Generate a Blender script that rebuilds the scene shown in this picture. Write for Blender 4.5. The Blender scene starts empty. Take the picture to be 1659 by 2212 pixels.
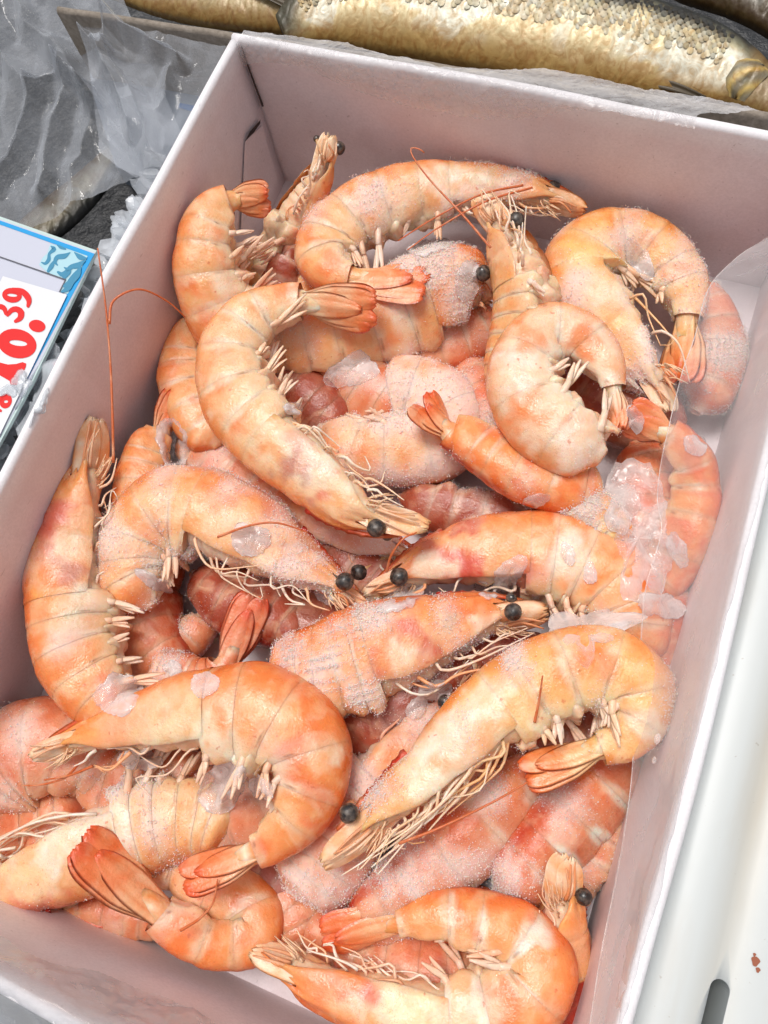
import bpy, bmesh, math, random
import numpy as np
from mathutils import Vector, Euler, noise as mn

# ------------------------------------------------------------------ camera
CAM = np.array([0.191589, 0.096793, 0.337217]); ROT = (0.327493, 0.121288, 0.355951)
F = 1755.71; W, L, H = 0.24, 0.345745, 0.084761          # box: width, length, height (m)
sc = bpy.context.scene
COL = sc.collection
cam = bpy.data.cameras.new('camera'); co = bpy.data.objects.new('camera', cam); COL.objects.link(co)
co.location = CAM; co.rotation_euler = ROT
cam.sensor_fit = 'VERTICAL'; cam.sensor_height = 36; cam.lens = 36 * F / 2212
cam.clip_start = 0.01; cam.clip_end = 50
sc.camera = co
RM = np.array(Euler(ROT, 'XYZ').to_matrix())

# ------------------------------------------------------------------ light
SUN_EL, SUN_AZ = math.radians(76), math.radians(305)
w = bpy.data.worlds.new('World'); sc.world = w; w.use_nodes = True
nt = w.node_tree; bg = nt.nodes['Background']
sky = nt.nodes.new('ShaderNodeTexSky'); sky.sky_type = 'NISHITA'; sky.sun_disc = False
sky.sun_elevation = SUN_EL; sky.sun_rotation = SUN_AZ; sky.dust_density = 5; sky.air_density = 1.0; sky.ozone_density = 0.6
hs = nt.nodes.new('ShaderNodeHueSaturation'); hs.inputs['Saturation'].default_value = 0.30
nt.links.new(sky.outputs[0], hs.inputs['Color']); nt.links.new(hs.outputs[0], bg.inputs[0])
bg.inputs[1].default_value = 0.105
sun = bpy.data.lights.new('sun', 'SUN'); so = bpy.data.objects.new('sun', sun); COL.objects.link(so)
sun.energy = 1.75; sun.angle = math.radians(20); sun.color = (1.0, 0.96, 0.92)
sd = Vector((math.sin(SUN_AZ) * math.cos(SUN_EL), math.cos(SUN_AZ) * math.cos(SUN_EL), math.sin(SUN_EL)))
so.rotation_euler = sd.to_track_quat('Z', 'Y').to_euler(); so.location = sd * 3
sc.view_settings.view_transform = 'Standard'; sc.view_settings.look = 'None'
sc.view_settings.exposure = 0.04; sc.view_settings.gamma = 1
sc.cycles.max_bounces = 8; sc.cycles.transparent_max_bounces = 16
sc.cycles.caustics_reflective = False; sc.cycles.caustics_refractive = False

# ------------------------------------------------------------------ helpers
def P(u, v, z):
    """point at height z (mm) above the box floor seen at display position (u, v)"""
    d = RM @ np.array([(u - 829.5) / F, -(v - 1106) / F, -1.0])
    t = (z / 1000 - CAM[2]) / d[2]
    return CAM + d * t
def depth(p): return -(RM.T @ (np.asarray(p) - CAM))[2]
def C3(*a): return np.array(a, float)
def srgb(r, g, b):
    f = lambda c: (c / 255 / 12.92 if c <= 10 else ((c / 255 + .055) / 1.055) ** 2.4)
    return np.array([f(r), f(g), f(b)])

def mesh_obj(name, V, Fc, mat, parent=None, col=None, smooth=True):
    me = bpy.data.meshes.new(name)
    me.from_pydata([tuple(v) for v in np.asarray(V).tolist()], [], Fc)
    if smooth: me.polygons.foreach_set('use_smooth', [True] * len(me.polygons))
    if col is not None:
        a = me.color_attributes.new('Col', 'FLOAT_COLOR', 'POINT')
        c = np.asarray(col, dtype=np.float32)
        if c.ndim == 1: c = np.tile(c, (len(V), 1))
        if c.shape[1] == 3: c = np.hstack([c, np.zeros((len(c), 1), np.float32)])
        a.data.foreach_set('color', c.astype(np.float32).ravel())
    me.materials.append(mat)
    o = bpy.data.objects.new(name, me); COL.objects.link(o)
    if parent is not None: o.parent = parent
    return o
def tag(o, label=None, cat=None, group=None, kind=None):
    if label: o['label'] = label
    if cat: o['category'] = cat
    if group: o['group'] = group
    if kind: o['kind'] = kind
    return o
def thing(name, loc, label, cat, group=None):
    """an Empty; its parts are built in world coordinates and shifted"""
    o = bpy.data.objects.new(name, None); COL.objects.link(o); o.empty_display_size = .01
    o.location = loc
    return tag(o, label, cat, group)
def shift(parent):
    for c in parent.children_recursive:
        if c.parent == parent and not c.get('_s'):
            me = c.data
            n = len(me.vertices); a = np.empty(n * 3); me.vertices.foreach_get('co', a)
            a = a.reshape(-1, 3) - np.array(parent.location); me.vertices.foreach_set('co', a.ravel()); me.update()
            for g in c.children:
                me = g.data; n = len(me.vertices); a = np.empty(n * 3); me.vertices.foreach_get('co', a)
                a = a.reshape(-1, 3) - np.array(parent.location); me.vertices.foreach_set('co', a.ravel()); me.update()
def grid_faces(nr, nc, wrap=False, off=0, flip=False):
    f = []
    for i in range(nr - 1):
        for j in range(nc if wrap else nc - 1):
            k = (j + 1) % nc
            q = (off + i * nc + j, off + i * nc + k, off + (i + 1) * nc + k, off + (i + 1) * nc + j)
            f.append(q[::-1] if flip else q)
    return f
def nz(p, s, seed=0.0):
    return mn.noise(Vector((p[0] * s + seed, p[1] * s + seed * 1.7, p[2] * s - seed)))
def nzv(V, s, seed=0.0): return np.array([nz(p, s, seed) for p in V])
def sm(x, a, b):
    t = np.clip((np.asarray(x, float) - a) / (b - a), 0, 1); return t * t * (3 - 2 * t)
def mixc(a, b, t): t = np.asarray(t)[..., None]; return a * (1 - t) + b * t
def norm(v): return v / (np.linalg.norm(v, axis=-1, keepdims=True) + 1e-12)

def tube_path(pts, rad, na=6, n=10):
    """smooth tube through 3-D points; rad = (start, end)"""
    pts = np.array(pts, float); C = spline(pts, n)
    T = norm(np.gradient(C, axis=0)); up = np.array([.3, .2, 1.0])
    A = norm(np.cross(T, up)); B = np.cross(T, A)
    V = []
    for i in range(len(C)):
        t = i / (len(C) - 1); r = rad[0] * (1 - t) + rad[1] * t
        for j in range(na):
            a = 2 * math.pi * j / na; V.append(C[i] + (A[i] * math.cos(a) + B[i] * math.sin(a)) * r)
    Fc = grid_faces(len(C), na, True)
    Fc.append(tuple(range(na))[::-1]); Fc.append(tuple(range((len(C) - 1) * na, len(C) * na)))
    return np.array(V), Fc
def spline(pts, n, marks=None):
    """Catmull-Rom through rows of pts, n samples evenly spaced by arc length of the first 3 columns"""
    p = np.array(pts, float)
    p = np.vstack([2 * p[0] - p[1], p, 2 * p[-1] - p[-2]])
    out = []; K = 16
    for i in range(1, len(p) - 2):
        for k in range(K):
            t = k / K; a, b, c, d = p[i - 1], p[i], p[i + 1], p[i + 2]
            out.append(.5 * ((2 * b) + (c - a) * t + (2 * a - 5 * b + 4 * c - d) * t * t + (3 * b - a - 3 * c + d) * t ** 3))
    out.append(p[-2]); out = np.array(out)
    s = np.r_[0, np.cumsum(np.linalg.norm(np.diff(out[:, :3], axis=0), axis=1))]
    q = np.linspace(0, s[-1], n)
    R = np.stack([np.interp(q, s, out[:, k]) for k in range(out.shape[1])], 1)
    if marks is not None: return R, [s[int(round(m * K))] / s[-1] for m in marks]
    return R

# ------------------------------------------------------------------ materials
class M:
    def __init__(s, name):
        s.m = bpy.data.materials.new(name); s.m.use_nodes = True; s.t = s.m.node_tree
        s.b = s.t.nodes['Principled BSDF']; s.out = s.t.nodes['Material Output']
    def n(s, ty, **k):
        o = s.t.nodes.new(ty)
        for a, b in k.items():
            if hasattr(o, a): setattr(o, a, b)
        return o
    def l(s, a, b): s.t.links.new(a, b)
    def noise(s, scale, detail=3, rough=.5, co=None, dist=0):
        o = s.n('ShaderNodeTexNoise'); o.inputs['Scale'].default_value = scale; o.inputs['Detail'].default_value = detail
        o.inputs['Roughness'].default_value = rough; o.inputs['Distortion'].default_value = dist
        if co is None:
            g = s.n('ShaderNodeNewGeometry'); co = g.outputs['Position']
        s.l(co, o.inputs['Vector']); return o.outputs['Fac']
    def ramp(s, fac, stops):
        o = s.n('ShaderNodeValToRGB'); e = o.color_ramp.elements
        while len(e) < len(stops): e.new(.5)
        for i, (p, c) in enumerate(stops):
            e[i].position = p; c = (c, c, c) if isinstance(c, (int, float)) else tuple(c); e[i].color = (*c[:3], 1)
        s.l(fac, o.inputs['Fac']); return o.outputs['Color']
    def mix(s, fac, a, b, mode='MIX'):
        o = s.n('ShaderNodeMix'); o.data_type = 'RGBA'; o.blend_type = mode
        for sock, val in ((o.inputs[0], fac), (o.inputs[6], a), (o.inputs[7], b)):
            if isinstance(val, (int, float)): sock.default_value = val if sock.type == 'VALUE' else (val, val, val, 1)
            elif isinstance(val, (tuple, list, np.ndarray)): sock.default_value = (*[float(x) for x in val[:3]], 1)
            else: s.l(val, sock)
        return o.outputs[2]
    def math(s, op, a, b=0.0, clamp=False):
        o = s.n('ShaderNodeMath'); o.operation = op; o.use_clamp = clamp
        for sock, val in ((o.inputs[0], a), (o.inputs[1], b)):
            if isinstance(val, (int, float)): sock.default_value = val
            else: s.l(val, sock)
        return o.outputs[0]
    def bump(s, h, strength, dist, prev=None):
        o = s.n('ShaderNodeBump'); o.inputs['Strength'].default_value = strength; o.inputs['Distance'].default_value = dist
        s.l(h, o.inputs['Height'])
        if prev is not None: s.l(prev, o.inputs['Normal'])
        return o.outputs[0]
    def set(s, **k):
        for a, v in k.items():
            i = s.b.inputs[a.replace('_', ' ')]
            if isinstance(v, (int, float)): i.default_value = v
            elif isinstance(v, (tuple, list, np.ndarray)): i.default_value = tuple(v) if len(v) == len(i.default_value) else (*[float(x) for x in v[:3]], 1)
            else: s.l(v, i)
        return s

def prawn_material(name, speckle, wet, thin=False):
    m = M(name)
    at = m.n('ShaderNodeAttribute'); at.attribute_name = 'Col'
    c = at.outputs['Color']; fr = at.outputs['Alpha']
    # uneven pigment under the shell
    n1 = m.noise(170, 4, .6); c = m.mix(m.math('MULTIPLY', m.ramp(n1, [(.40, 0.0), (.62, 1.0)]), .62), c, m.mix(1.0, c, (1.0, .75, .58), 'MULTIPLY'))
    n2 = m.noise(95, 3, .55, dist=1.0); c = m.mix(m.math('MULTIPLY', m.ramp(n2, [(.52, 0.0), (.72, 1.0)]), .45), c, (.93, .62, .40))
    if speckle:
        vo = m.n('ShaderNodeTexVoronoi'); vo.inputs['Scale'].default_value = 1500; vo.inputs['Randomness'].default_value = .8
        g = m.n('ShaderNodeNewGeometry'); m.l(g.outputs['Position'], vo.inputs['Vector'])
        d = m.ramp(vo.outputs['Distance'], [(.16, 1.0), (.34, 0.0)])
        zone = m.ramp(m.noise(60, 2), [(.45, 0.0), (.6, 1.0)])
        f = m.math('MULTIPLY', m.math('MULTIPLY', d, zone), .35)
        c = m.mix(f, c, (.55, .13, .03))
        sp = m.ramp(m.noise(420, 2, .4), [(.70, 0.0), (.76, 1.0)])
        c = m.mix(m.math('MULTIPLY', sp, .55), c, (.62, .12, .04))
    # frozen bloom
    n3 = m.noise(1500, 3, .75); n4 = m.noise(110, 4, .65)
    k = m.math('ADD', m.math('ADD', m.math('MULTIPLY', n3, 1.1), m.math('MULTIPLY', n4, 1.2)), m.math('MULTIPLY', fr, .75))
    k = m.ramp(m.math('MULTIPLY', k, .4), [(.50, 0.0), (.68, 1.0)])
    k = m.math('MULTIPLY', k, m.math('MULTIPLY', m.math('MULTIPLY', fr, fr), .85, True))
    c = m.mix(k, c, (.90, .68, .60))
    b1 = m.bump(m.noise(260, 4, .55), .35, .0012)
    b2 = m.bump(m.noise(1100, 3, .6), .30, .0007, b1)
    m.set(Base_Color=c, Roughness=m.math('ADD', m.math('MULTIPLY', k, .4), m.ramp(m.noise(140, 3, .6), [(.36, wet - .19), (.60, wet + .06)])), Normal=b2,
          Subsurface_Weight=.25 if thin else .55, Subsurface_Radius=(1, .42, .22), Subsurface_Scale=.0012 if thin else .006, Specular_IOR_Level=.6, IOR=1.45)
    return m.m
SHELL = prawn_material('prawn_shell', True, .33)
FLESH = prawn_material('prawn_flesh', False, .38)
THIN = prawn_material('prawn_fins_and_legs', False, .34, True)

m = M('eye_black'); v = m.noise(500, 3)
m.set(Base_Color=m.ramp(v, [(.42, (.018, .014, .013)), (.66, (.13, .10, .08))]), Roughness=.16, Specular_IOR_Level=.7); EYE = m.m; m.set(Roughness=m.ramp(m.noise(300, 3), [(.4, .18), (.6, .5)]))

m = M('frost'); m.set(Base_Color=(.93, .76, .70), Roughness=.4, Subsurface_Weight=.5, Subsurface_Scale=.002, Specular_IOR_Level=.6); FROST = m.m
m = M('ice_chip')
tr = m.n('ShaderNodeBsdfTransparent'); tr.inputs[0].default_value = (.99, .97, .96, 1)
lw = m.n('ShaderNodeLayerWeight'); lw.inputs['Blend'].default_value = .5
bp = m.bump(m.noise(130, 3, .5, dist=.8), .7, .0022); m.l(bp, lw.inputs['Normal'])
m.set(Base_Color=(.93, .87, .85), Roughness=.07, Specular_IOR_Level=1.0, Normal=bp)
f = m.math('ADD', m.math('MULTIPLY', lw.outputs['Facing'], .60), m.ramp(m.noise(75, 3, .55, dist=.5), [(.36, .04), (.66, .42)]), True)
ms = m.n('ShaderNodeMixShader'); m.l(f, ms.inputs[0]); m.l(tr.outputs[0], ms.inputs[1]); m.l(m.b.outputs[0], ms.inputs[2]); m.l(ms.outputs[0], m.out.inputs[0]); ICE = m.m

def film_material(name, haze, freq=110, bst=.35, rgh=.16, tint=(.97, .97, .97), milk=(.82, .83, .85)):
    m = M(name)
    tr = m.n('ShaderNodeBsdfTransparent'); tr.inputs[0].default_value = (*tint, 1)
    lw = m.n('ShaderNodeLayerWeight'); lw.inputs['Blend'].default_value = .35
    bp = m.bump(m.noise(freq, 3, .5, dist=1.0), bst, .0016)
    m.l(bp, lw.inputs['Normal'])
    m.set(Base_Color=milk, Roughness=rgh, Specular_IOR_Level=.9, Normal=bp)
    h = m.ramp(m.noise(freq * .35, 3, .5, dist=.6), [(.35, haze * .45), (.7, haze * 1.5)])
    f = m.math('ADD', m.math('MULTIPLY', lw.outputs['Facing'], .62), h, True)
    ms = m.n('ShaderNodeMixShader'); m.l(f, ms.inputs[0]); m.l(tr.outputs[0], ms.inputs[1]); m.l(m.b.outputs[0], ms.inputs[2])
    m.l(ms.outputs[0], m.out.inputs[0]); return m.m
FILM = film_material('clear_film', .06, 70, .3)
FILM3 = film_material('rim_film', .20, 190, .8, milk=(.80, .78, .79))
FILM2 = film_material('bag_film', .13, 80, .35, .06, milk=(.56, .59, .64))

m = M('white_board')
f1 = m.noise(900, 3, .6); f2 = m.noise(60, 3)
tc = m.n('ShaderNodeNewGeometry'); mp = m.n('ShaderNodeMapping'); mp.inputs['Scale'].default_value = (1, .25, 1); m.l(tc.outputs['Position'], mp.inputs['Vector'])
spk = m.ramp(m.noise(700, 2, .4, co=mp.outputs[0]), [(.715, 0.0), (.77, 1.0)])
c = m.mix(m.ramp(f1, [(.35, 0.0), (.65, 1.0)]), (.78, .745, .75), (.85, .815, .82))
c = m.mix(m.math('MULTIPLY', m.ramp(f2, [(.45, 0.0), (.7, 1.0)]), .25), c, (.70, .62, .62))
c = m.mix(m.math('MULTIPLY', spk, .45), c, (.42, .36, .36))
c = m.mix(m.math('MULTIPLY', m.ramp(m.noise(22, 5, .6, dist=.6), [(.52, 0.0), (.60, 1.0)]), .10), c, (.55, .45, .43))
LIN = None
at = m.n('ShaderNodeAttribute'); at.attribute_name = 'Col'
c = m.mix(1.0, c, at.outputs['Color'], 'MULTIPLY')
m.set(Base_Color=c, Roughness=.55, Normal=m.bump(m.noise(1500, 3, .6), .25, .0004), Specular_IOR_Level=.3); BOARD = m.m
m = M('dark_slit'); m.set(Base_Color=(.05, .035, .03), Roughness=.9); SLIT = m.m

m = M('grey_cardboard')
c = m.ramp(m.noise(400, 4, .7), [(.3, (.20, .165, .13)), (.7, (.34, .29, .24))])
m.set(Base_Color=c, Roughness=.85, Normal=m.bump(m.noise(900, 3), .4, .0006)); CARD = m.m
m = M('white_plastic')
g = m.n('ShaderNodeNewGeometry'); mp = m.n('ShaderNodeMapping'); mp.inputs['Scale'].default_value = (1, .2, 1); m.l(g.outputs['Position'], mp.inputs['Vector'])
st = m.ramp(m.noise(60, 4, .6, co=mp.outputs[0]), [(.5, 0.0), (.75, 1.0)])
c = m.mix(m.math('MULTIPLY', st, .35), (.60, .63, .625), (.50, .44, .36))
c = m.mix(m.math('MULTIPLY', m.ramp(m.noise(500, 2), [(.73, 0.0), (.78, 1.0)]), .5), c, (.35, .3, .25))
at = m.n('ShaderNodeAttribute'); at.attribute_name = 'Col'; c = m.mix(1.0, c, at.outputs['Color'], 'MULTIPLY')
m.set(Base_Color=c, Roughness=.38, Normal=m.bump(m.noise(40, 3), .12, .002)); PLASTIC = m.m
m = M('rust_stain'); m.set(Base_Color=(.33, .10, .05), Roughness=.7); RUST = m.m
m = M('dark_tray')
m.set(Base_Color=m.ramp(m.noise(120, 5, .7), [(.35, (.010, .011, .013)), (.7, (.05, .052, .056))]), Roughness=.45, Normal=m.bump(m.noise(160, 4, .6), .7, .004)); DARK = m.m
m = M('wet_counter')
m.set(Base_Color=m.ramp(m.noise(60, 4), [(.3, (.10, .10, .10)), (.7, (.24, .235, .22))]), Roughness=.4); COUNTER = m.m
def flat(name, c, r=.45, spec=.5):
    m = M(name); m.set(Base_Color=c, Roughness=r, Specular_IOR_Level=spec); return m.m
PAPER = flat('card_white', (.58, .60, .70), .22); STICK = flat('sticker_white', (.76, .77, .79), .3)
BLUE = flat('card_blue', (.02, .34, .72), .25); PALEB = flat('card_pale_blue', (.42, .66, .74), .25); WAVE = flat('card_wave_blue', (.055, .26, .42), .25)
REDI = flat('price_red', (.74, .015, .015), .5, .3); INKL = flat('card_line', (.09, .09, .11), .4)
EDGE = flat('card_edge', (.55, .68, .66), .2)
SHARD = film_material('ice_shard', .38, tint=(.93, .94, .95), milk=(.72, .75, .79))

# ------------------------------------------------------------------ counter and box
def slab(name, mat, corners, z0, z1, parent=None, col=None):
    """prism from four world xy corners"""
    V = [(x, y, z0) for x, y in corners] + [(x, y, z1) for x, y in corners]
    Fc = [(3, 2, 1, 0), (4, 5, 6, 7)] + [(i, (i + 1) % 4, 4 + (i + 1) % 4, 4 + i) for i in range(4)]
    return mesh_obj(name, V, Fc, mat, parent, col, smooth=False)
o = slab('counter_top', COUNTER, [(-3, -3), (3, -3), (3, 3), (-3, 3)], -.04, -.006); tag(o, kind='structure')

box = thing('prawn_carton', (W / 2, L / 2, 0), 'open white cardboard carton filled with frozen cooked prawns', 'box')
TH = .0042
def wall(a, b, out, bend=0.0):
    """wall running from a to b (inner face line), thickness outward, rounded folded top edge"""
    a = np.array(a); b = np.array(b); out = np.array(out); n = 40
    prof = [(0, 0)] + [(0, H * t) for t in np.linspace(.08, .94, 12)]
    for k in range(9):
        an = math.pi - math.pi * k / 8
        prof.append((TH / 2 + TH / 2 * math.cos(an), H - TH / 2 + TH / 2 * math.sin(an)))
    prof += [(TH, H * .5), (TH, 0)]
    V = []; rnd = 11.3 + a[0] * 7 + a[1] * 5
    for i in range(n + 1):
        t = i / n; p = a * (1 - t) + b * t
        for q, zz in prof:
            hh = zz / H
            w1 = (mn.noise(Vector((t * 5, rnd, hh * 1.5))) * .0012 + bend * math.sin(math.pi * t) * hh) * hh
            pos = p + out * (q + w1)
            V.append((pos[0], pos[1], zz + mn.noise(Vector((t * 6, rnd + 5, 0))) * .0007 * hh))
    Fc = grid_faces(n + 1, len(prof)); k = len(prof)
    Fc += [tuple(range(k))[::-1], tuple(range(n * k, n * k + k))]
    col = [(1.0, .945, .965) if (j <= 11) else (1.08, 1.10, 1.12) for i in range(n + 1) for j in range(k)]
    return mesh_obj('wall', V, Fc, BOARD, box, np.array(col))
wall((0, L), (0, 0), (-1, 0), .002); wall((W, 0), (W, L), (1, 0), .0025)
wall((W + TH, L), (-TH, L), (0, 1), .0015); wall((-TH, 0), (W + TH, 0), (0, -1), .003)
slab('floor', BOARD, [(0, 0), (W, 0), (W, L), (0, L)], -.002, .0, box, C3(1.0, .945, .965))
# folded corner tab with its slit
def on_wall(u, v, x):
    d = RM @ np.array([(u - 829.5) / F, -(v - 1106) / F, -1.0]); p = CAM + d * ((x - CAM[0]) / d[0]); p[1] = min(p[1], L - .0004); return p
def plate(name, pts, x0, x1, mat, col):
    V = [on_wall(u, v, x0) for u, v in pts] + [on_wall(u, v, x1) for u, v in pts]; n = len(pts)
    return mesh_obj(name, V, [tuple(range(n)), tuple(range(n, 2 * n))[::-1]] + [(i, n + i, n + (i + 1) % n, (i + 1) % n) for i in range(n)], mat, box, col, smooth=False)
plate('corner_tab', [(566, 272), (600, 392), (560, 480), (520, 500), (529, 306), (545, 290)], .0003, .0009, BOARD, C3(1.0, .945, .965))
plate('slit', [(563, 258), (562, 267), (548, 287), (529, 306), (540, 284)], .0011, .0014, SLIT, None)
V, Fc = tube_path([(.0008, L - .0006, H * .97), (.0012, L - .0008, H * .8), (.0020, L - .0010, H * .60)], (.0003, .0005), 5, 8)
mesh_obj('corner_seam', V, Fc, SLIT, box)
shift(box)

# ------------------------------------------------------------------ prawns
TONES = {  # dorsal, side, belly
    'orange': (C3(.82, .20, .045), C3(.88, .36, .125), C3(.88, .58, .34)),
    'peach':  (C3(.82, .26, .07), C3(.89, .46, .20), C3(.88, .66, .43)),
    'pale':   (C3(.83, .30, .09), C3(.90, .57, .32), C3(.89, .71, .51)),
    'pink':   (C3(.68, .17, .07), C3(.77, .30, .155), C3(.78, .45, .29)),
    'deep':   (C3(.34, .06, .03), C3(.42, .10, .055), C3(.46, .19, .12)),  # dark red with the shade of the gaps between prawns painted into it
    'white':  (C3(.84, .34, .13), C3(.90, .66, .46), C3(.90, .75, .59)),
    'yellow': (C3(.83, .29, .06), C3(.89, .50, .19), C3(.89, .68, .39)),
}
RED = C3(.50, .035, .02); CREAM = C3(.90, .78, .60); WHITEF = C3(.88, .74, .60)
PRAWNS = []
def prawn(label, pts, c, t, z, tone='orange', side=0, roll=0, tw=.80, frost=0.0, eyes=(), legs=6, swim=4, spread=.9, leglen=1.0, tailw=1.0, tail_roll=62,
          e=1.0, blotch=.3, cream=.3, head=True, tail=True, seed=0, fringe=True, tone2=None, swim_dir=.3, crust=(), marks=(), rostrum=True, whites=.5, antennae=()):
    rnd = random.Random(seed * 31 + 7); dorsC, sideC, belC = TONES[tone]
    rows = []
    for q in pts:
        zz = z + (q[3] if len(q) > 3 else 0); p = P(q[0], q[1], zz); rows.append([*p, q[2] * 1.06 * depth(p) / F])
    N = 260
    R, (se, scp, st) = spline(rows, N, [e, c, t])
    C = R[:, :3]; rr = np.maximum(R[:, 3], .0008)
    T = norm(np.gradient(C, axis=0))
    Zup = norm(CAM - C.mean(0)) * .6 + np.array([0, 0, .4]); 
    L0 = norm(Zup - T * (T @ Zup)[:, None]); D0 = np.cross(L0, T)      # left of travel when seen from above
    if side == 0:
        turn = np.cross(T[:-1], T[1:])[:, 2].sum(); side = -1 if turn > 0 else 1
    D0 = D0 * side
    ra = math.radians(roll); D = math.cos(ra) * D0 + math.sin(ra) * L0; Lt = math.cos(ra) * L0 - math.sin(ra) * D0
    def at(s):
        x = np.clip(s, 0, 1) * (N - 1); i = np.minimum(np.floor(x).astype(int), N - 2); f = (x - i)[..., None]
        g = lambda A: A[i] * (1 - f) + A[i + 1] * f
        Cc = g(C); 
        ex = (np.asarray(s) - np.clip(s, 0, 1))[..., None] * .1
        return Cc + g(T) * ex, norm(g(T)), norm(g(D)), norm(g(Lt)), g(rr[:, None])[..., 0]
    root = thing('prawn', tuple(at(np.array([(scp + st) / 2]))[0][0]), label, 'prawn', 'cooked prawns piled in the carton')
    PRAWNS.append(root); frost_src = []
    sd = seed * 3.17 + 1.3
    def surf(name, s, ph, rd, rl, colfn, mat=SHELL, wrap=True, disp=.0004, close=(False, False), parent=root, lipf=None):
        """s, ph: 2-D grids"""
        c0, t0, d0, l0, r0 = at(s)
        V = c0 + d0 * (rd * r0)[..., None] + l0 * (rl * r0)[..., None]
        out = norm(V - c0); V = V.reshape(-1, 3); out = out.reshape(-1, 3)
        n = np.array([nz(p, 120, sd) + .5 * nz(p, 330, sd) for p in V])
        vm = sm(np.abs(ph).ravel(), 1.9, 2.6) if name == 'abdomen_segment' else 0
        lump = np.array([mn.noise(Vector((p[0] * 55 + sd, p[1] * 55, p[2] * 55))) for p in V]) * .0011
        V = V + out * (n * disp * (1 + 3.2 * vm) + lump)[:, None]
        cn = nzv(V, 75, sd + 9); cn2 = nzv(V, 190, sd + 4)
        col = colfn(s.ravel(), ph.ravel(), cn, cn2)
        col = col * (1 + .10 * cn2)[:, None]
        if marks:
            cc_ = (V - CAM) @ RM; pu = 829.5 + F * cc_[:, 0] / -cc_[:, 2]; pv = 1106 - F * cc_[:, 1] / -cc_[:, 2]
            for (mu, mv, mr, mc) in marks: col = mixc(col, C3(*mc), sm(1.15 - np.hypot(pu - mu, pv - mv) / mr + cn * 1.3 + cn2 * 1.0, -.1, .9) * .72)
        fn = nzv(V, 60, sd + 20)
        fr = np.clip(frost * 1.0 + fn * (.95 if frost > 0 else 0), 0, 1) * (1 if frost > 0 else 0)
        if crust:
            cc_ = (V - CAM) @ RM; pu = 829.5 + F * cc_[:, 0] / -cc_[:, 2]; pv = 1106 - F * cc_[:, 1] / -cc_[:, 2]
            for (cu_, cv_, cr_) in crust: fr = np.maximum(fr, np.clip(1.25 - np.hypot(pu - cu_, pv - cv_) / cr_ + cn2 * .5 + cn * .4, 0, 1) * 1.0)
            V = V + out * (sm(fr, .55, 1) * (.0003 + .0003 * nzv(V, 900, sd)))[:, None]
        nr, nc = s.shape; g_ = np.abs(np.gradient(s[:, 0])); wrow = g_ / g_.max(); wrow[:3] = 0; wrow[-1:] = 0
        Fc = grid_faces(nr, nc, wrap, flip=(side > 0))
        if close[0]: Fc.append(tuple(range(nc)))
        if close[1]: Fc.append(tuple(range((nr - 1) * nc, nr * nc)))
        if (frost > 0 or crust) and parent is root: frost_src.append((V, out, fr * (1.0 if name != 'abdomen_segment' else ((wrow > 0) * wrow ** .45).repeat(nc))))
        return mesh_obj(name, V, Fc, mat, parent, np.hstack([np.clip(col, 0, 1), fr[:, None]]))
    def prof(ph, x, lobe):
        cs, sn = np.cos(ph), np.sin(ph)
        y = np.where(cs > 0, np.abs(cs) ** .92, -(np.abs(cs) ** .8) * lobe)
        y = y + .20 * np.exp(-((np.abs(np.abs(ph) - math.pi)) / .42) ** 2)
        return y, tw * np.sign(sn) * np.abs(sn) ** .9
    # ---- abdomen: six overlapping rings
    fr_ = [0, .15, .33, .52, .68, .80, 1.0]
    for k in range(6):
        sa = scp + (st - scp) * fr_[k]; sb = scp + (st - scp) * fr_[k + 1]
        xs = np.array([-.08, 0, .03, .07, .12, .2, .3, .4, .5, .6, .7, .78, .86, .92, .965, 1.0]); 
        f = np.array([.974, .983, .987, .991, .996, 1.001, 1.005, 1.007, 1.008, 1.008, 1.007, 1.005, 1.001, .998, .995, .993])
        if k == 5: f = f * np.linspace(1, .93, 16)
        ph = np.linspace(-math.pi, math.pi, 40, endpoint=False)
        X, PH = np.meshgrid(xs, ph, indexing='ij'); S = sa + (sb - sa) * X
        lobe = 1.10 - .08 * np.abs(2 * np.clip(X, 0, 1) - 1) ** 2.2
        y, l = prof(PH, X, lobe); ff = 1 + (np.tile(f[:, None], (1, 40)) - 1) * (.5 + .9 * sm(np.abs(PH), .3, 1.6))
        bandk = rnd.uniform(.35, 1.35)
        def colfn(s, p, cn, cn2, k=k, X=X.ravel(), bandk=bandk):
            a = np.abs(p); base = mixc(dorsC, sideC, sm(a + cn * .7, .25, 1.2)); base = mixc(base, belC, sm(a + cn * .6, 1.6, 2.7))
            base = mixc(base, dorsC * np.array([1, .9, .8]), sm(X, .45, .75) * (1 - sm(X, .8, .86)) * sm(cn, -.3, .5) * (1 - sm(a, 1.6, 2.4)) * .8)
            base = mixc(base, WHITEF, sm(X + cn * .22 + .10 * sm(a, .8, 1.9), .80, .95) * (1 - sm(a, 2.1, 2.7)) * sm(a + cn, .35, 1.3) * whites * bandk)
            base = mixc(base, WHITEF, (1 - sm(X - cn * .15, .04, .20)) * sm(a + cn, .4, 1.4) * (1 - sm(a, 2.0, 2.6)) * whites * bandk * .8)
            base = mixc(base, C3(.78, .30, .12), np.exp(-((X - 1.0) / .03) ** 2) * .22)
            base = mixc(base, dorsC * C3(.95, .72, .55), sm(cn * 1.2 + cn2 * .6, .18, .62) * .55 * (1 - sm(a, 1.9, 2.5)))
            base = mixc(base, belC, sm(-cn * 1.1 + cn2 * .7, .2, .6) * .5)
            if k >= 1: base = mixc(base, RED, np.exp(-(a / .17) ** 2) * (.35, .35, .5, .6, .75, .95)[k])
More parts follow.
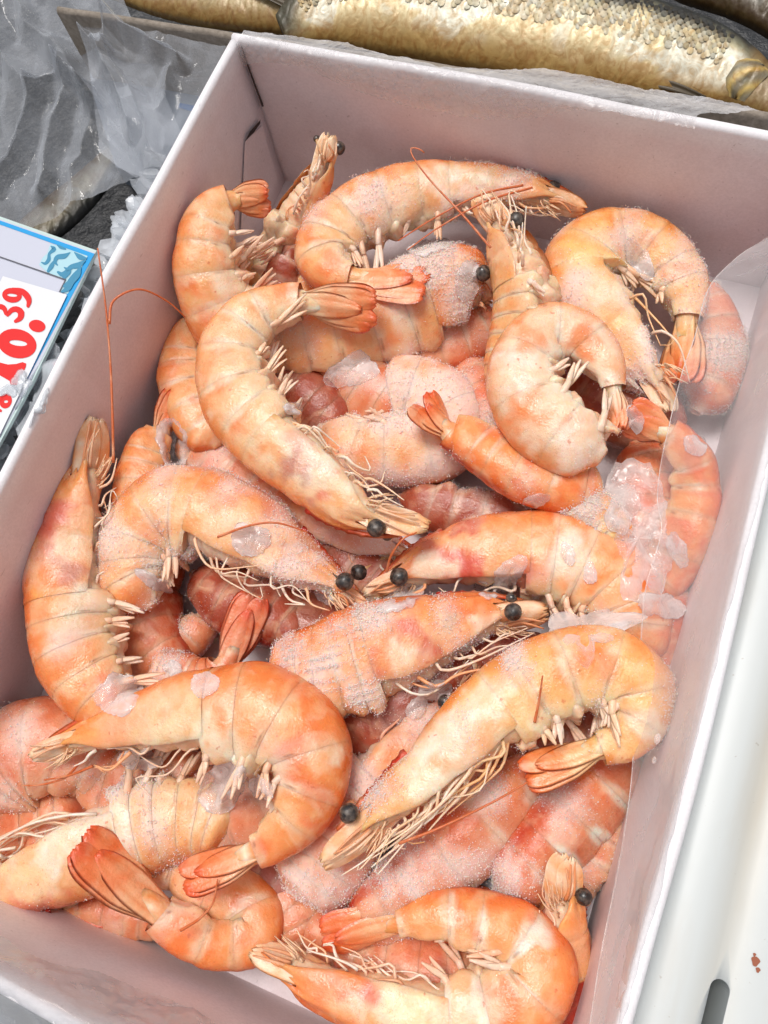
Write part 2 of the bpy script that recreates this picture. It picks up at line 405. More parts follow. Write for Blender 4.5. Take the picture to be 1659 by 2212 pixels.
            dots = np.exp(-((X - .93) / .035) ** 2 - ((a - 1.95 - cn2 * .1) / .10) ** 2)
            base = mixc(base, C3(.25, .06, .02), dots * .9)
            return base
        if (k == 0 and not head) or (k == 5 and not tail):
            e_ = sm(X, -.14, .55) ** .5 if k == 0 else np.sqrt(np.clip(1 - sm(X, .35, 1.04), .02, 1)); ff = ff * np.maximum(e_, .25)
        seg = surf('abdomen_segment', S, PH, y * ff, l * ff, colfn, close=(k == 0, k == 5 and not tail))
    if head:
        # ---- thorax flesh below the shell
        ph = np.linspace(-math.pi, math.pi, 28, endpoint=False); xs = np.linspace(0, 1.04, 26)
        X, PH = np.meshgrid(xs, ph, indexing='ij'); S = se + (scp - se) * X
        env = np.clip(np.sin(np.clip(X, 0, 1) * math.pi * .5 + .25), 0, 1) ** .5 * .90
        cs = np.cos(PH); y = np.where(cs > 0, cs, cs * (.80 + .05 * np.sin(X * 40)))
        surf('thorax', S, PH, y * env, tw * np.sin(PH) * env * 1.0, lambda s, p, cn, cn2: mixc(mixc(CREAM, sideC, .35 + 0 * cn), C3(.66, .36, .22), sm(cn2, 0, .5) * .6), FLESH, disp=.0009, close=(True, True))
        # ---- carapace
        xs = np.linspace(0, 1.01, 36); nph = 41
        q = np.linspace(-1, 1, nph); X, Q = np.meshgrid(xs, q, indexing='ij')
        pm = (.50 + .17 * sm(X, 0, .35) - .03 * sm(X, .75, 1)) * math.pi
        PH = Q * pm; S = se + (scp - se) * X
        y, l = prof(PH, X, 1.0)
        env = .80 + .2 * sm(X, 0, .16); env = env * (1 + .008 * sm(X, .2, .6)); env = env * (1 - .012 * np.exp(-((X - .93) / .04) ** 2))
        env = env * (1 - .05 * np.exp(-((X - .42 - .12 * np.abs(Q)) / .035) ** 2))   # cervical groove
        env = env * (1 - .05 * sm(np.abs(Q), .94, 1.0)) * (1 + .035 * np.cos(Q * 15) * (1 - sm(X, .2, .55)))
        S = S + (scp - se) * (.07 * np.cos(Q * 9 + 1.2) - .05 * np.cos(Q * 21)) * (1 - X) ** 4
        def colc(s, p, cn, cn2, X=X.ravel(), Q=np.abs(Q).ravel()):
            a = np.abs(p); base = mixc(dorsC, sideC, sm(a + cn * .6, .2, .95))
            cr = np.exp(-((X - .62) / .30) ** 2) * sm(Q + cn * .15, .30, .62)
            base = mixc(base, CREAM * .98, cr * cream)
            bl = sm(cn + .5 * cn2 + .08, .08, .34) * np.exp(-((X - .48) / .33) ** 2)
            base = mixc(base, C3(.60, .10, .06), bl * blotch)
            base = mixc(base, C3(.64, .52, .33), sm(cn2 * .8 - cn * .7, .05, .40) * sm(Q, .12, .35) * (1 - sm(Q, .75, .95)) * np.exp(-((X - .55) / .28) ** 2) * min(1, .35 + cream * .5))
            bl2 = sm(-cn + .5 * cn2, .15, .5); base = mixc(base, C3(.86, .34, .08), bl2 * .55)
            base = mixc(base, C3(.80, .34, .12), sm(Q, .9, 1) * .45 * sm(cn2, -.3, .3))
            base = mixc(base, RED, np.exp(-(a / .10) ** 2) * (1 - sm(X, .5, .8)) * .8)
            return base
        surf('carapace', S, PH, y * env, l * env, colc, wrap=False, disp=.0005)
    def blade(name, sa, sb, off, width, roll_deg, tip, colfn, nrm_off=0., mat=THIN, taper=.45, ribs=2, parent=root, th=.00045, dev=0., jag=.0):
        """flat blade following the body axis; off(x) sideways offset, width = greatest half width"""
        nx, ny = 22, 13
        x = np.linspace(0, 1, nx); yv = np.linspace(-1, 1, ny); X, Y = np.meshgrid(x, yv, indexing='ij')
        c0, t0, d0, l0, r0 = at(sa + (sb - sa) * X)
        a = math.radians(roll_deg); Wd = math.cos(a) * l0 + math.sin(a) * d0; Nn = np.cross(t0, Wd)
        if Nn[nx // 2, ny // 2] @ (CAM - c0[nx // 2, ny // 2]) < 0: Nn = -Nn
        hw = width * (taper + (1 - taper) * sm(X, 0, .5)) * np.sqrt(np.clip(1 - np.clip((X - tip) / (1.02 - tip), 0, 1) ** 2.2, .02, 1))
        hw = np.maximum(hw, width * .05)
        rib = np.cos(Y * math.pi * ribs) * .00022 * (1 - Y ** 2); arch = (1 - Y ** 2) * width * .13
        ctr = c0 + Wd * off(X)[..., None] + Nn * (nrm_off + dev * X ** 2)[..., None] if np.ndim(nrm_off) else c0 + Wd * off(X)[..., None] + Nn * (nrm_off + dev * X ** 2)[..., None]
        jg = np.array([[rnd.uniform(-1, 1) for _ in range(ny)]]) * jag * sm(X, .8, 1)
        top = ctr + Wd * (Y * hw)[..., None] + Nn * (arch + rib + th * (1 - Y ** 4))[..., None] + t0 * jg[..., None]
        bot = ctr + Wd * (Y * hw)[..., None] + Nn * (arch * .8 - th * (1 - Y ** 4))[..., None] + t0 * jg[..., None]
        V = np.vstack([top.reshape(-1, 3), bot.reshape(-1, 3)]); n = nx * ny
        Fc = grid_faces(nx, ny) + grid_faces(nx, ny, off=n, flip=True)
        for i in range(nx - 1):
            for j in (0, ny - 1):
                A, B = i * ny + j, (i + 1) * ny + j; Fc.append((A, B, B + n, A + n) if j == 0 else (B, A, A + n, B + n))
        for j in range(ny - 1):
            for i in (0, nx - 1):
                A, B = i * ny + j, i * ny + j + 1; Fc.append((B, A, A + n, B + n) if i == 0 else (A, B, B + n, A + n))
        XX = np.r_[X.ravel(), X.ravel()]; YY = np.r_[Y.ravel(), Y.ravel()]
        cn = nzv(V, 150, sd); col = colfn(XX, YY, cn)
        return mesh_obj(name, V, Fc, mat, parent, np.hstack([np.clip(col, 0, 1), np.full((len(V), 1), frost * .6)]))
    if tail:
        s1 = 1.0; tl = (s1 - st); Ltail = np.linalg.norm(C[-1] - at(np.array([st]))[0][0]); r6 = float(at(np.array([st]))[4][0])
        tcol = mixc(dorsC, C3(.80, .17, .07), .35 + np.zeros(1))[0]
        def tc(XX, YY, cn):
            b = mixc(mixc(sideC, CREAM, .25 + 0 * cn), tcol, sm(XX + cn * .3, .15, 1.0)); b = mixc(b, RED * 1.15, sm(np.abs(YY), .80, .99) * (.15 + .6 * XX))
            b = mixc(b, C3(.74, .20, .05), (np.cos(YY * math.pi * 2) < -.8) * .45); return mixc(b, RED * 1.3, sm(XX + cn * .15, .84, 1.0) * .45)
        def joint(ph=0):
            ph = np.linspace(-math.pi, math.pi, 16, endpoint=False); xs = np.linspace(-.25, .30, 7)
            X, PH = np.meshgrid(xs, ph, indexing='ij'); env = np.linspace(.82, .42, 7)[:, None] + 0 * PH
            surf('tail_joint', st + tl * X, PH, np.cos(PH) * env, tw * np.sin(PH) * env, lambda s, p, cn, cn2: mixc(sideC, CREAM, sm(cn2, -.1, .4)), FLESH, close=(False, True), disp=.0006)
        joint()
        wd = r6 * .56; spread = spread * .62
        for kk, (ang, wl, ln, no) in enumerate([(-.30, 1.0, .93, -.0016), (.30, 1.0, .97, -.0014), (-.15, .95, 1.0, -.0004), (.16, .95, .98, -.0001), (0., .75, .80, .0011)]):
            nm = 'telson' if kk == 4 else 'tail_blade'
            blade(nm, st - tl * .04, st + tl * ln, lambda X, ang=ang: ang * spread * Ltail * X ** .9 + np.sign(ang) * r6 * .16, max(wd * wl, Ltail * .17 * tailw), tail_roll, .70 if kk < 4 else .30, tc,
                  no, taper=.42 if kk < 4 else .8, dev=rnd.uniform(-.0012, .002), jag=.0005)
    if head:
        sv = se; re = float(at(np.array([se]))[4][0]); hl = np.linalg.norm(C[0] - at(np.array([se]))[0][0])
        def sc_col(XX, YY, cn):
            b = mixc(C3(.92, .74, .54), C3(.90, .52, .26), sm(cn + XX * .2, -.1, .5)); b = mixc(b, C3(.78, .28, .08), sm(YY * (1), .6, .98) * .6)
            return mixc(b, C3(.84, .46, .20), (np.abs(YY + .1) < .12) * .25)
        for sgn in (1, -1):
            blade('antennal_scale', se + (scp - se) * .22, .0, lambda X, sgn=sgn: sgn * re * .34 * (1 - X * .35) + 0 * X, max(re * .60, .0030), 62 if sgn > 0 else 50, .62, sc_col,
                  .0006 * sgn + .0008, mat=THIN, taper=.7, jag=.0012, dev=-.001, ribs=1)
        if rostrum:   # serrated blade along the back of the head
            nx = 26; V = []; colr = []
            for i in range(nx):
                x = i / (nx - 1); s = se + (scp - se) * .42 * (1 - x) - se * .50 * x
                s = max(s, .03); c0, t0, d0, l0, r0 = [a[0] for a in at(np.array([s]))]
                base = r0 * (.97 if x < .5 else .97) ; hgt = .0004 + .0009 * (1 - x) ** .6 + (.0005 if i % 3 == 1 and i < 18 else 0)
                thk = .0006 * (1 - x * .8)
                for dd, ll in ((base - .0010, -1), (base + hgt, 0), (base - .0010, 1)):
                    V.append(c0 + d0 * (dd + .0006 * x) + l0 * ll * thk)
                    colr.append(mixc(RED * 1.2, C3(.70, .22, .06), np.array([x * .6]))[0])
            Fc = grid_faces(nx, 3, True); mesh_obj('rostrum', V, Fc + [(0, 1, 2), (nx * 3 - 1, nx * 3 - 2, nx * 3 - 3)], THIN, root, np.array(colr))
        # antennules: short pale rods between the scales
        c0, t0, d0, l0, r0 = [a[0] for a in at(np.array([se]))]
        for k in range(4):
            a0 = c0 + d0 * r0 * rnd.uniform(-.4, .3) + l0 * r0 * .45
            p = [a0, a0 - t0 * hl * .35 + l0 * .002, a0 - t0 * hl * rnd.uniform(.6, .95) + d0 * rnd.uniform(-.003, .002)]
            V, Fc = tube_path(p, (.0007, .0003), 6, 8); mesh_obj('antennule', V, Fc, THIN, root, mixc(C3(.74, .28, .10), CREAM, np.array([rnd.random() * .6]))[0])
        Vs, Fs = [], []
        if legs:
            for k in range(16):
                a0 = c0 + t0 * r0 * rnd.uniform(-.2, .8) - d0 * r0 * rnd.uniform(.2, .75) + l0 * r0 * rnd.uniform(.1, .6); dr = norm(-t0 * rnd.uniform(.3, 1) - d0 * rnd.uniform(.1, .8) + l0 * rnd.uniform(-.2, .3)); ln_ = rnd.uniform(.002, .007)
                v_, f_ = tube_path([a0, a0 + dr * ln_ * .5 + l0 * .0004, a0 + dr * ln_ - t0 * ln_ * .4], (.00042, .00014), 5, 5); n0 = len(Vs); Vs += list(v_); Fs += [tuple(q + n0 for q in ff_) for ff_ in f_]
            tag(mesh_obj('mouthparts', Vs, Fs, THIN, root, mixc(CREAM, C3(.80, .36, .14), np.array([.45]))[0]), kind='stuff')
        # eyes
        for k, ev in enumerate(eyes):
            ep = P(ev[0], ev[1], ev[3]); er = ev[2] * .92 * depth(ep) / F
            bm = bmesh.new(); bmesh.ops.create_uvsphere(bm, u_segments=20, v_segments=14, radius=er)
            for vv in bm.verts:
                vv.co *= 1 + .10 * mn.noise(vv.co * 300 + Vector((k, seed, 0)))
                vv.co += Vector(ep)
            me = bpy.data.meshes.new('eye'); bm.to_mesh(me); bm.free(); me.polygons.foreach_set('use_smooth', [True] * len(me.polygons)); me.materials.append(EYE)
            eo = bpy.data.objects.new('eye', me); COL.objects.link(eo); eo.parent = root
            anchor = c0 + t0 * r0 * .3
            V, Fc = tube_path([anchor, (anchor + ep) / 2 + d0 * .0006, ep], (er * .75, er * .62), 8, 6)
            mesh_obj('eye_stalk', V, Fc, FLESH, root, C3(.78, .40, .18))
        # walking legs folded forward under the head
        for k in range(legs):
            x = .12 + .86 * (k + rnd.random() * .8) / max(legs, 1); s = se + (scp - se) * x
            c0, t0, d0, l0, r0 = [a[0] for a in at(np.array([s]))]; lat = rnd.uniform(.05, .62)
            fw = rnd.uniform(.45, 1.25) * leglen; b0 = c0 - d0 * r0 * rnd.uniform(.45, .74) + l0 * r0 * lat; U = rnd.uniform
            p = [b0, b0 - d0 * r0 * U(.05, .38) - t0 * r0 * U(.1, .4) * fw + l0 * r0 * U(-.05, .25), b0 - d0 * r0 * U(0, .48) - t0 * r0 * U(.7, .9) * fw + l0 * r0 * U(-.1, .14),
                 b0 - d0 * r0 * U(-.05, .5) - t0 * r0 * U(1.3, 1.9) * fw + l0 * r0 * U(-.3, .1)]
            if k % 3 == 2: p.append(p[-1] - d0 * r0 * U(-.3, .45) + t0 * r0 * U(.1, .6))
            V, Fc = tube_path(p, (U(.00038, .0008), .0002), 6, 14)
            mesh_obj('leg', V, Fc, THIN, root, np.r_[mixc(C3(.93, .82, .70), sideC, np.array([rnd.random() ** 2 * .9]))[0], frost * .7])
    # swimmerets
    if swim:      # loose, crumpled flesh along the underside
        ph = np.linspace(-math.pi, math.pi, 22, endpoint=False); xs = np.linspace(0, 1, 60); X, PH = np.meshgrid(xs, ph, indexing='ij'); S = scp - (scp - se) * .06 + (st - scp) * .80 * X
        env = (.30 + .10 * np.sin(X * 34) * 1) * np.sin(np.clip(X * math.pi, .12, 3.02)) ** .5
        surf('belly_flesh', S, PH, np.cos(PH) * env * .9 - .80, np.sin(PH) * env * 1.5 + .05, lambda s, p, cn, cn2: mixc(mixc(C3(.84, .56, .38), CREAM, sm(cn2, -.2, .4) * .7), C3(.74, .30, .18), sm(-cn, .05, .45) * .6), FLESH, disp=.0034, close=(True, True))
    cm_, tm_, dm_, lm_, rm_ = [a[0] for a in at(np.array([scp + (st - scp) * .42]))]
    for k in range(swim):
        sg = k % 5; s = scp + (st - scp) * ((fr_[sg] + fr_[sg + 1]) / 2 + rnd.uniform(-.06, .06)) ; near = 1 if k < 5 else -1
        c0, t0, d0, l0, r0 = [a[0] for a in at(np.array([s]))]
        b0 = c0 - d0 * r0 * .70 + l0 * r0 * (.45 * near)
        vd = norm(.75 * norm(-dm_ * .7 + tm_ * swim_dir) + .45 * norm(-d0 * .5 + t0 * .6) + l0 * (.20 + rnd.uniform(-.15, .25)) + t0 * rnd.uniform(-.35, .35)); ln = r0 * rnd.choice([.5, .7, .9, 1.1, 1.5]) * rnd.uniform(.85, 1.15)
        Vs, Fs = tube_path([b0 + d0 * r0 * .15, b0 + vd * ln * .40], (.0017, .0012), 6, 4)
        Vs = list(Vs); Fs = list(Fs)
        for b in range(3):
            wv = norm(np.cross(vd, l0) + l0 * rnd.uniform(-.5, .5)); dv = norm(vd + wv * (b - 1) * .17 + t0 * rnd.uniform(-.06, .10)); nv = norm(np.cross(dv, wv)); n0 = len(Vs); bl = ln * rnd.uniform(.6, 1.0)
            for i in range(9):
                x = i / 8; hw = (.0005 + .0009 * math.sin(math.pi * min(x * .85 + .1, 1))) * (1 - .4 * x); cc = b0 + vd * ln * .28 + dv * bl * .85 * x + nv * (.0007 * b + .0016 * x * x) 
                for j in range(6):
                    an = 2 * math.pi * j / 6; Vs.append(cc + wv * hw * math.cos(an) + nv * .0003 * math.sin(an))
            Fs += grid_faces(9, 6, True, n0) + [tuple(n0 + q for q in range(6))[::-1], tuple(n0 + 48 + q for q in range(6))]
        mesh_obj('swimmeret', Vs, Fs, THIN, root, np.r_[mixc(C3(.90, .72, .60), sideC, np.array([rnd.random() * .5]))[0], frost * .8])
    for ap in antennae:
        V, Fc = tube_path([P(*q) for q in ap], (.00055, .00028), 6, 40); mesh_obj('antenna', V, Fc, THIN, root, C3(.62, .16, .05))
    # frost grains standing proud of the shell
    if frost > .12 or crust:
        VV = np.vstack([a for a, b, c in frost_src]); OO = np.vstack([b for a, b, c in frost_src]); FF = np.concatenate([c for a, b, c in frost_src])
        vis = np.einsum('ij,ij->i', OO, norm(CAM - VV)) > -.35
        pr = FF ** 1.8 * vis; pr = pr / pr.sum(); n = int(8000 * frost + 8000 * len(crust))
        rg = np.random.default_rng(seed + 5); ii = rg.choice(len(VV), n, p=pr)
        base = VV[ii] + rg.normal(0, .0006, (n, 3)); base += OO[ii] * rg.uniform(-.0001, .0002, (n, 1))
        sz = rg.uniform(.00006, .00020, n) * rg.choice([1, 1, 1, 1.5], n) * (1 + .7 * FF[ii])
        OO = OO; oc = np.array([[1, 0, 0], [-1, 0, 0], [0, 1, 0], [0, -1, 0], [0, 0, 1], [0, 0, -1]], float)
        A = norm(rg.normal(size=(n, 3))); B = norm(np.cross(A, rg.normal(size=(n, 3)))); Cx = np.cross(A, B)
        Vf = base[:, None, :] + (oc[None, :, 0:1] * A[:, None] + oc[None, :, 1:2] * B[:, None] * .8 + oc[None, :, 2:3] * Cx[:, None] * .7) * sz[:, None, None]
        fo = [(0, 2, 4), (2, 1, 4), (1, 3, 4), (3, 0, 4), (2, 0, 5), (1, 2, 5), (3, 1, 5), (0, 3, 5)]
        Fv = [(a + 6 * i, b + 6 * i, c_ + 6 * i) for i in range(n) for a, b, c_ in fo]
        tag(mesh_obj('frost', Vf.reshape(-1, 3), Fv, FROST, root, smooth=False), kind='stuff')
    shift(root)
    return root

#PRAWNLIST
exec_prawns = True
prawn('peach prawn curled in the far left corner with its tail fan pointing right', [(700, 655, 40), (650, 680, 55), (570, 700, 66, 2), (490, 690, 74, 6), (452, 610, 70, 16), (445, 540, 62, 23), (458, 475, 52, 27), (497, 436, 38, 27), (583, 430, 26, 27)], 2, 7, 34, 'peach', marks=[(480,620,30,(.92,.82,.64)),(500,660,40,(.92,.82,.64)),(420,520,24,(.92,.82,.64))], seed=1, head=False, swim=10, swim_dir=-.2)
prawn('prawn leaning belly-up against the far wall with its head at the top', [(712, 292, 10, 34), (700, 345, 26, 28), (672, 410, 44, 20), (640, 480, 56, 10), (612, 550, 58, 0), (600, 620, 55, -6), (610, 680, 45, -8), (640, 720, 30, -8), (660, 760, 20, -8)], 3, 7, 26, 'peach', roll=-60, side=1, seed=2, leglen=.7, eyes=[(732, 320, 15, 54), (684, 300, 8, 50)], tail=False, swim=2, legs=10)
prawn('large frosted prawn lying along the far wall with a cream head patch', [(1262, 455, 14), (1190, 432, 30), (1090, 415, 48), (975, 415, 60), (870, 430, 66), (775, 465, 68), (715, 520, 66), (705, 570, 56, 3), (762, 600, 34, 6), (925, 610, 24, 8)], 3, 8, 40, 'peach', frost=.28, cream=.95, crust=[(800, 430, 70)], marks=[(950,392,48,(.92,.84,.72)),(860,470,40,(.92,.82,.64)),(1000,440,50,(.88,.62,.50))], seed=3, eyes=[(1195, 408, 19, 40)], legs=9, swim=5, antennae=[[(1130, 400, 55), (1040, 420, 56), (940, 470, 54), (860, 520, 48)], [(1150, 405, 54), (1050, 435, 55), (950, 490, 52), (880, 540, 47)]])
prawn('broad frosty prawn behind the big curled one with its eye on the right', [(1062, 640, 40), (1045, 632, 66), (1000, 630, 90), (925, 650, 98), (840, 685, 90), (750, 715, 76), (660, 735, 66), (590, 745, 60), (540, 760, 50), (480, 780, 40)], 3, 8, 28, 'peach', side=-1, roll=20, frost=.5, crust=[(930, 565, 120), (1010, 600, 60)], marks=[(870,680,30,(.92,.82,.64)),(960,650,60,(.86,.26,.06))], seed=4, eyes=[(1044, 590, 19, 44)], tail=False, swim=0, legs=0, rostrum=False, blotch=.1)
prawn('dusky pink prawn low under the broad frosty prawn', [(1130, 650, 20), (1080, 690, 45), (1000, 730, 60), (900, 765, 62), (820, 800, 55), (760, 830, 40)], 1, 4, 14, 'pink', head=False, tail=False, frost=.25, seed=5, swim=0, side=1)
prawn('prawn standing head up in the middle of the far rows with a long whisker', [(1030, 425, 14, 6), (1075, 480, 34, 4), (1110, 545, 60, 2), (1132, 620, 72), (1130, 700, 72, -4), (1110, 780, 66, -8), (1090, 850, 55, -12), (1080, 900, 40, -16)], 3, 6, 46, 'peach', side=-1, roll=-50, seed=6, eyes=[(1116, 476, 19, 58)], tail=False, swim=2, legs=10, blotch=.15, antennae=[[(1060, 535, 62), (1000, 465, 66), (930, 390, 70), (893, 340, 73), (888, 320, 74), (905, 322, 74), (917, 330, 73)]])
prawn('big curled prawn left of centre, tail fan up and head down right', [(922, 1135, 14), (812, 1112, 44), (735, 1065, 66), (668, 1005, 76), (590, 945, 80), (525, 880, 78), (500, 800, 74), (515, 730, 66), (565, 680, 56), (650, 655, 40), (815, 672, 24)], 4, 9, 52, 'pale', e=1.0, cream=.95, blotch=.85, marks=[(690,1010,44,(.92,.82,.64)),(625,1015,34,(.52,.20,.17)),(700,1070,26,(.70,.14,.10)),(560,960,24,(.86,.26,.06)),(760,1060,24,(.92,.82,.64))], seed=7, eyes=[(813, 1141, 22, 56), (836, 1156, 14, 48)], legs=14, swim=9, swim_dir=.7, spread=.75, leglen=.75, whites=.9)
prawn('orange prawn bent double at the far right with a long red hanging tail', [(1448, 885, 22), (1420, 830, 45), (1370, 760, 66), (1310, 680, 82), (1262, 605, 88), (1290, 545, 80), (1370, 528, 66), (1440, 570, 60), (1478, 635, 50), (1482, 690, 34), (1462, 832, 24)], 4, 9, 34, 'yellow', frost=.45, cream=.7, crust=[(1400, 750, 60)], marks=[(1340,690,38,(.90,.58,.20)),(1390,740,50,(.92,.84,.72)),(1410,820,26,(.90,.58,.20)),(1240,560,40,(.90,.58,.20))], seed=8, swim=5, legs=3, blotch=.05, rostrum=False)
prawn('pale ring-curled prawn on top at the right with a thin tail pointing down', [(1405, 1085, 66), (1360, 1035, 72), (1295, 985, 68), (1210, 940, 78), (1140, 870, 76), (1128, 785, 70), (1180, 722, 62), (1252, 730, 56), (1308, 790, 42), (1325, 840, 28), (1338, 930, 20)], 2, 9, 50, 'white', frost=.2, whites=.8, marks=[(1170,900,40,(.86,.26,.06)),(1270,745,26,(.86,.26,.06)),(1130,780,40,(.92,.84,.72)),(1250,980,50,(.92,.84,.72)),(1140,720,30,(.86,.26,.06))], seed=9, swim=6, head=False, spread=.4)
prawn('frosted lump of broken prawn under the ring-curled prawn', [(1180, 1060, 25), (1220, 1070, 42), (1270, 1100, 46), (1320, 1140, 40), (1350, 1180, 30)], 0, 4, 36, 'yellow', head=False, tail=False, frost=.5, crust=[(1260, 1085, 90)], seed=40, swim=0, side=1)
prawn('tightly coiled frosty prawn in a hollow near the centre', [(690, 870, 30), (740, 845, 52), (820, 840, 66), (910, 850, 74), (972, 905, 76), (940, 960, 76), (850, 975, 72), (760, 965, 66), (690, 920, 54), (640, 880, 30)], 2, 8, 20, 'peach', frost=.75, crust=[(900, 830, 130), (1010, 900, 80)], seed=10, head=False, swim=6, tail=False)
prawn('orange prawn with its open tail fan standing up near the centre', [(1300, 1070, 50, -6), (1250, 1062, 62, -3), (1180, 1035, 66), (1110, 1008, 64), (1050, 975, 56), (1000, 945, 46), (972, 935, 34), (905, 862, 30, 6)], 0, 6, 38, 'orange', head=False, side=1, roll=25, frost=.15, seed=11, swim=0, tailw=1.35, spread=1.9, tail_roll=75)
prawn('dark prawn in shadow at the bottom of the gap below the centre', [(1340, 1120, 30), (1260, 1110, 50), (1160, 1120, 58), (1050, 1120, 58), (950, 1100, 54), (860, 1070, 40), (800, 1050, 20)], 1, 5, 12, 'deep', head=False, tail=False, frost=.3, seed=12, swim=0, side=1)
prawn('prawn by the right wall with its red tail fan spread left', [(1380, 1290, 40, -8), (1440, 1230, 56, -4), (1480, 1150, 58, 4), (1500, 1070, 52, 8), (1496, 1010, 46, 12), (1474, 968, 42, 16), (1442, 938, 38, 18), (1350, 895, 34, 20)], 0, 6, 30, 'orange', head=False, side=-1, roll=20, seed=13, swim=0, spread=1.2, tailw=1.5, tail_roll=80)
prawn('frosty pink prawn against the right wall at the far end', [(1500, 620, 40), (1536, 690, 52), (1545, 760, 60), (1530, 830, 58), (1500, 890, 46), (1470, 930, 20)], 0, 4, 16, 'pink', head=False, tail=False, frost=.5, crust=[(1550, 760, 80)], seed=14, swim=0)
prawn('small prawn tail with raised fins beside the left wall', [(470, 960, 40), (430, 910, 52), (402, 850, 52), (392, 790, 46), (398, 740, 38), (415, 712, 30), (462, 690, 22)], 0, 5, 30, 'peach', head=False, seed=15, swim=0, spread=1.6, tail_roll=70)
prawn('prawn with a narrow red tail leaning on the left wall', [(330, 1170, 40), (305, 1100, 54), (305, 1030, 52), (325, 965, 44), (345, 935, 34), (392, 850, 30)], 0, 4, 34, 'orange', head=False, seed=16, swim=0, side=1, spread=.9)
prawn('long pink prawn half buried between the two big prawns left of centre', [(930, 1240, 16), (860, 1205, 34), (760, 1165, 52), (640, 1110, 58), (540, 1050, 58), (460, 990, 55), (400, 930, 50), (380, 870, 40)], 3, 6, 20, 'pink', tail=False, frost=.35, seed=17, side=-1, eyes=[(776, 1237, 21, 24)], swim=0, legs=5)
prawn('hump-backed frosty prawn on the left with its head pointing down right', [(790, 1312, 12), (735, 1280, 30), (640, 1225, 66), (540, 1165, 92), (440, 1115, 98), (360, 1115, 96), (300, 1170, 80), (290, 1250, 70), (330, 1310, 56), (380, 1350, 34)], 4, 8, 36, 'peach', frost=.55, blotch=.6, crust=[(640, 1230, 80), (740, 1265, 50)], marks=[(560,1215,46,(.90,.62,.34)),(620,1200,30,(.52,.20,.17)),(450,1060,50,(.86,.26,.06)),(460,1200,30,(.92,.82,.64))], seed=18, eyes=[(745, 1256, 22, 48)], legs=10, leglen=.8, swim=5, tail=False, antennae=[[(470, 1160, 60), (540, 1135, 62), (600, 1130, 60), (665, 1150, 54)]])
prawn('red tail fan of a buried prawn pointing up beneath the hump-backed prawn', [(330, 1440, 40), (390, 1460, 50), (440, 1470, 48), (485, 1440, 42), (555, 1285, 34, 6)], 0, 3, 30, 'pink', head=False, frost=.35, seed=19, swim=0, side=1, spread=.5, tail_roll=85)
prawn('small pink prawn tail deep in the hollow on the left', [(300, 1300, 40), (350, 1360, 50), (400, 1380, 48), (440, 1340, 36), (470, 1290, 24)], 0, 3, 14, 'pink', head=False, frost=.3, seed=41, swim=0, side=-1)
prawn('upright prawn at the left wall with its feathery head at the top', [(208, 905, 22, 14), (195, 1010, 44, 8), (175, 1100, 66, 4), (158, 1200, 84), (155, 1300, 92), (165, 1395, 88), (200, 1475, 76), (250, 1535, 62), (310, 1570, 50), (360, 1590, 30)], 4, 8, 42, 'orange', side=0, frost=.08, cream=.6, blotch=.6, marks=[(140,1335,52,(.64,.56,.38)),(150,1235,34,(.52,.20,.17)),(95,1250,26,(.86,.26,.06)),(190,1280,30,(.92,.82,.64)),(120,1130,40,(.70,.14,.10)),(110,1020,40,(.70,.14,.10)),(150,1420,40,(.86,.26,.06)),(170,1160,26,(.92,.82,.64))], seed=20, legs=10, leglen=.7, swim=5, tail=False, antennae=[[(245, 1000, 66), (243, 900, 72), (238, 780, 78), (228, 660, 86), (211, 536, 94)], [(236, 700, 84), (245, 650, 86), (300, 625, 84), (360, 650, 74), (400, 685, 60)]])
prawn('large orange curled prawn lower left with its tail tucked underneath', [(72, 1636, 10), (150, 1608, 34), (250, 1582, 58), (350, 1560, 80), (460, 1545, 98), (565, 1545, 104), (645, 1590, 98), (672, 1665, 84), (645, 1750, 66), (600, 1805, 50), (555, 1840, 34), (392, 1898, 24)], 4, 10, 46, 'orange', frost=.1, cream=.5, blotch=.15, marks=[(370,1570,70,(.82,.66,.40)),(470,1610,50,(.92,.82,.64)),(720,1580,34,(.86,.26,.06)),(720,1640,26,(.92,.82,.64)),(560,1480,30,(.86,.26,.06))], seed=21, legs=6, leglen=.7, swim=6, spread=.6, antennae=[[(170, 1650, 46), (140, 1680, 42), (90, 1695, 40), (45, 1697, 38)], [(200, 1655, 46), (150, 1675, 44), (95, 1685, 42)]])
prawn('large prawn in the lower left corner with a white gill patch and red keel', [(-190, 1990, 20), (-60, 1940, 50), (50, 1895, 76), (170, 1840, 92), (280, 1795, 94), (370, 1770, 86), (450, 1770, 76), (510, 1800, 60), (540, 1850, 40)], 4, 7, 26, 'peach', side=-1, frost=.25, cream=1.2, blotch=.1, crust=[(250, 1690, 50)], marks=[(225,1780,70,(.92,.84,.72)),(150,1830,40,(.92,.82,.64)),(60,1960,50,(.70,.14,.10)),(150,1930,26,(.70,.14,.10)),(60,1890,50,(.92,.74,.44))], seed=22, leglen=1.6, legs=14, swim=3, tail=False)
prawn('rounded frosty prawn at the left edge below the upright one', [(260, 1690, 50), (190, 1640, 84), (95, 1620, 108), (15, 1670, 110), (-30, 1760, 100), (-50, 1860, 60)], 0, 4, 20, 'pink', head=False, tail=False, frost=.35, seed=23, swim=0)
prawn('prawn tail reaching up from the near wall in the lower left', [(330, 1850, 50, -12), (430, 1880, 64, -10), (530, 1950, 68, -8), (545, 2020, 56, -4), (475, 2036, 52, 0), (400, 2010, 50, 4), (345, 1972, 44, 8), (172, 1812, 34, 22)], 0, 6, 26, 'orange', head=False, seed=24, swim=0, spread=.55, frost=.1, antennae=[[(390, 2010, 44), (430, 1985, 46), (460, 1950, 48), (470, 1900, 50)]])
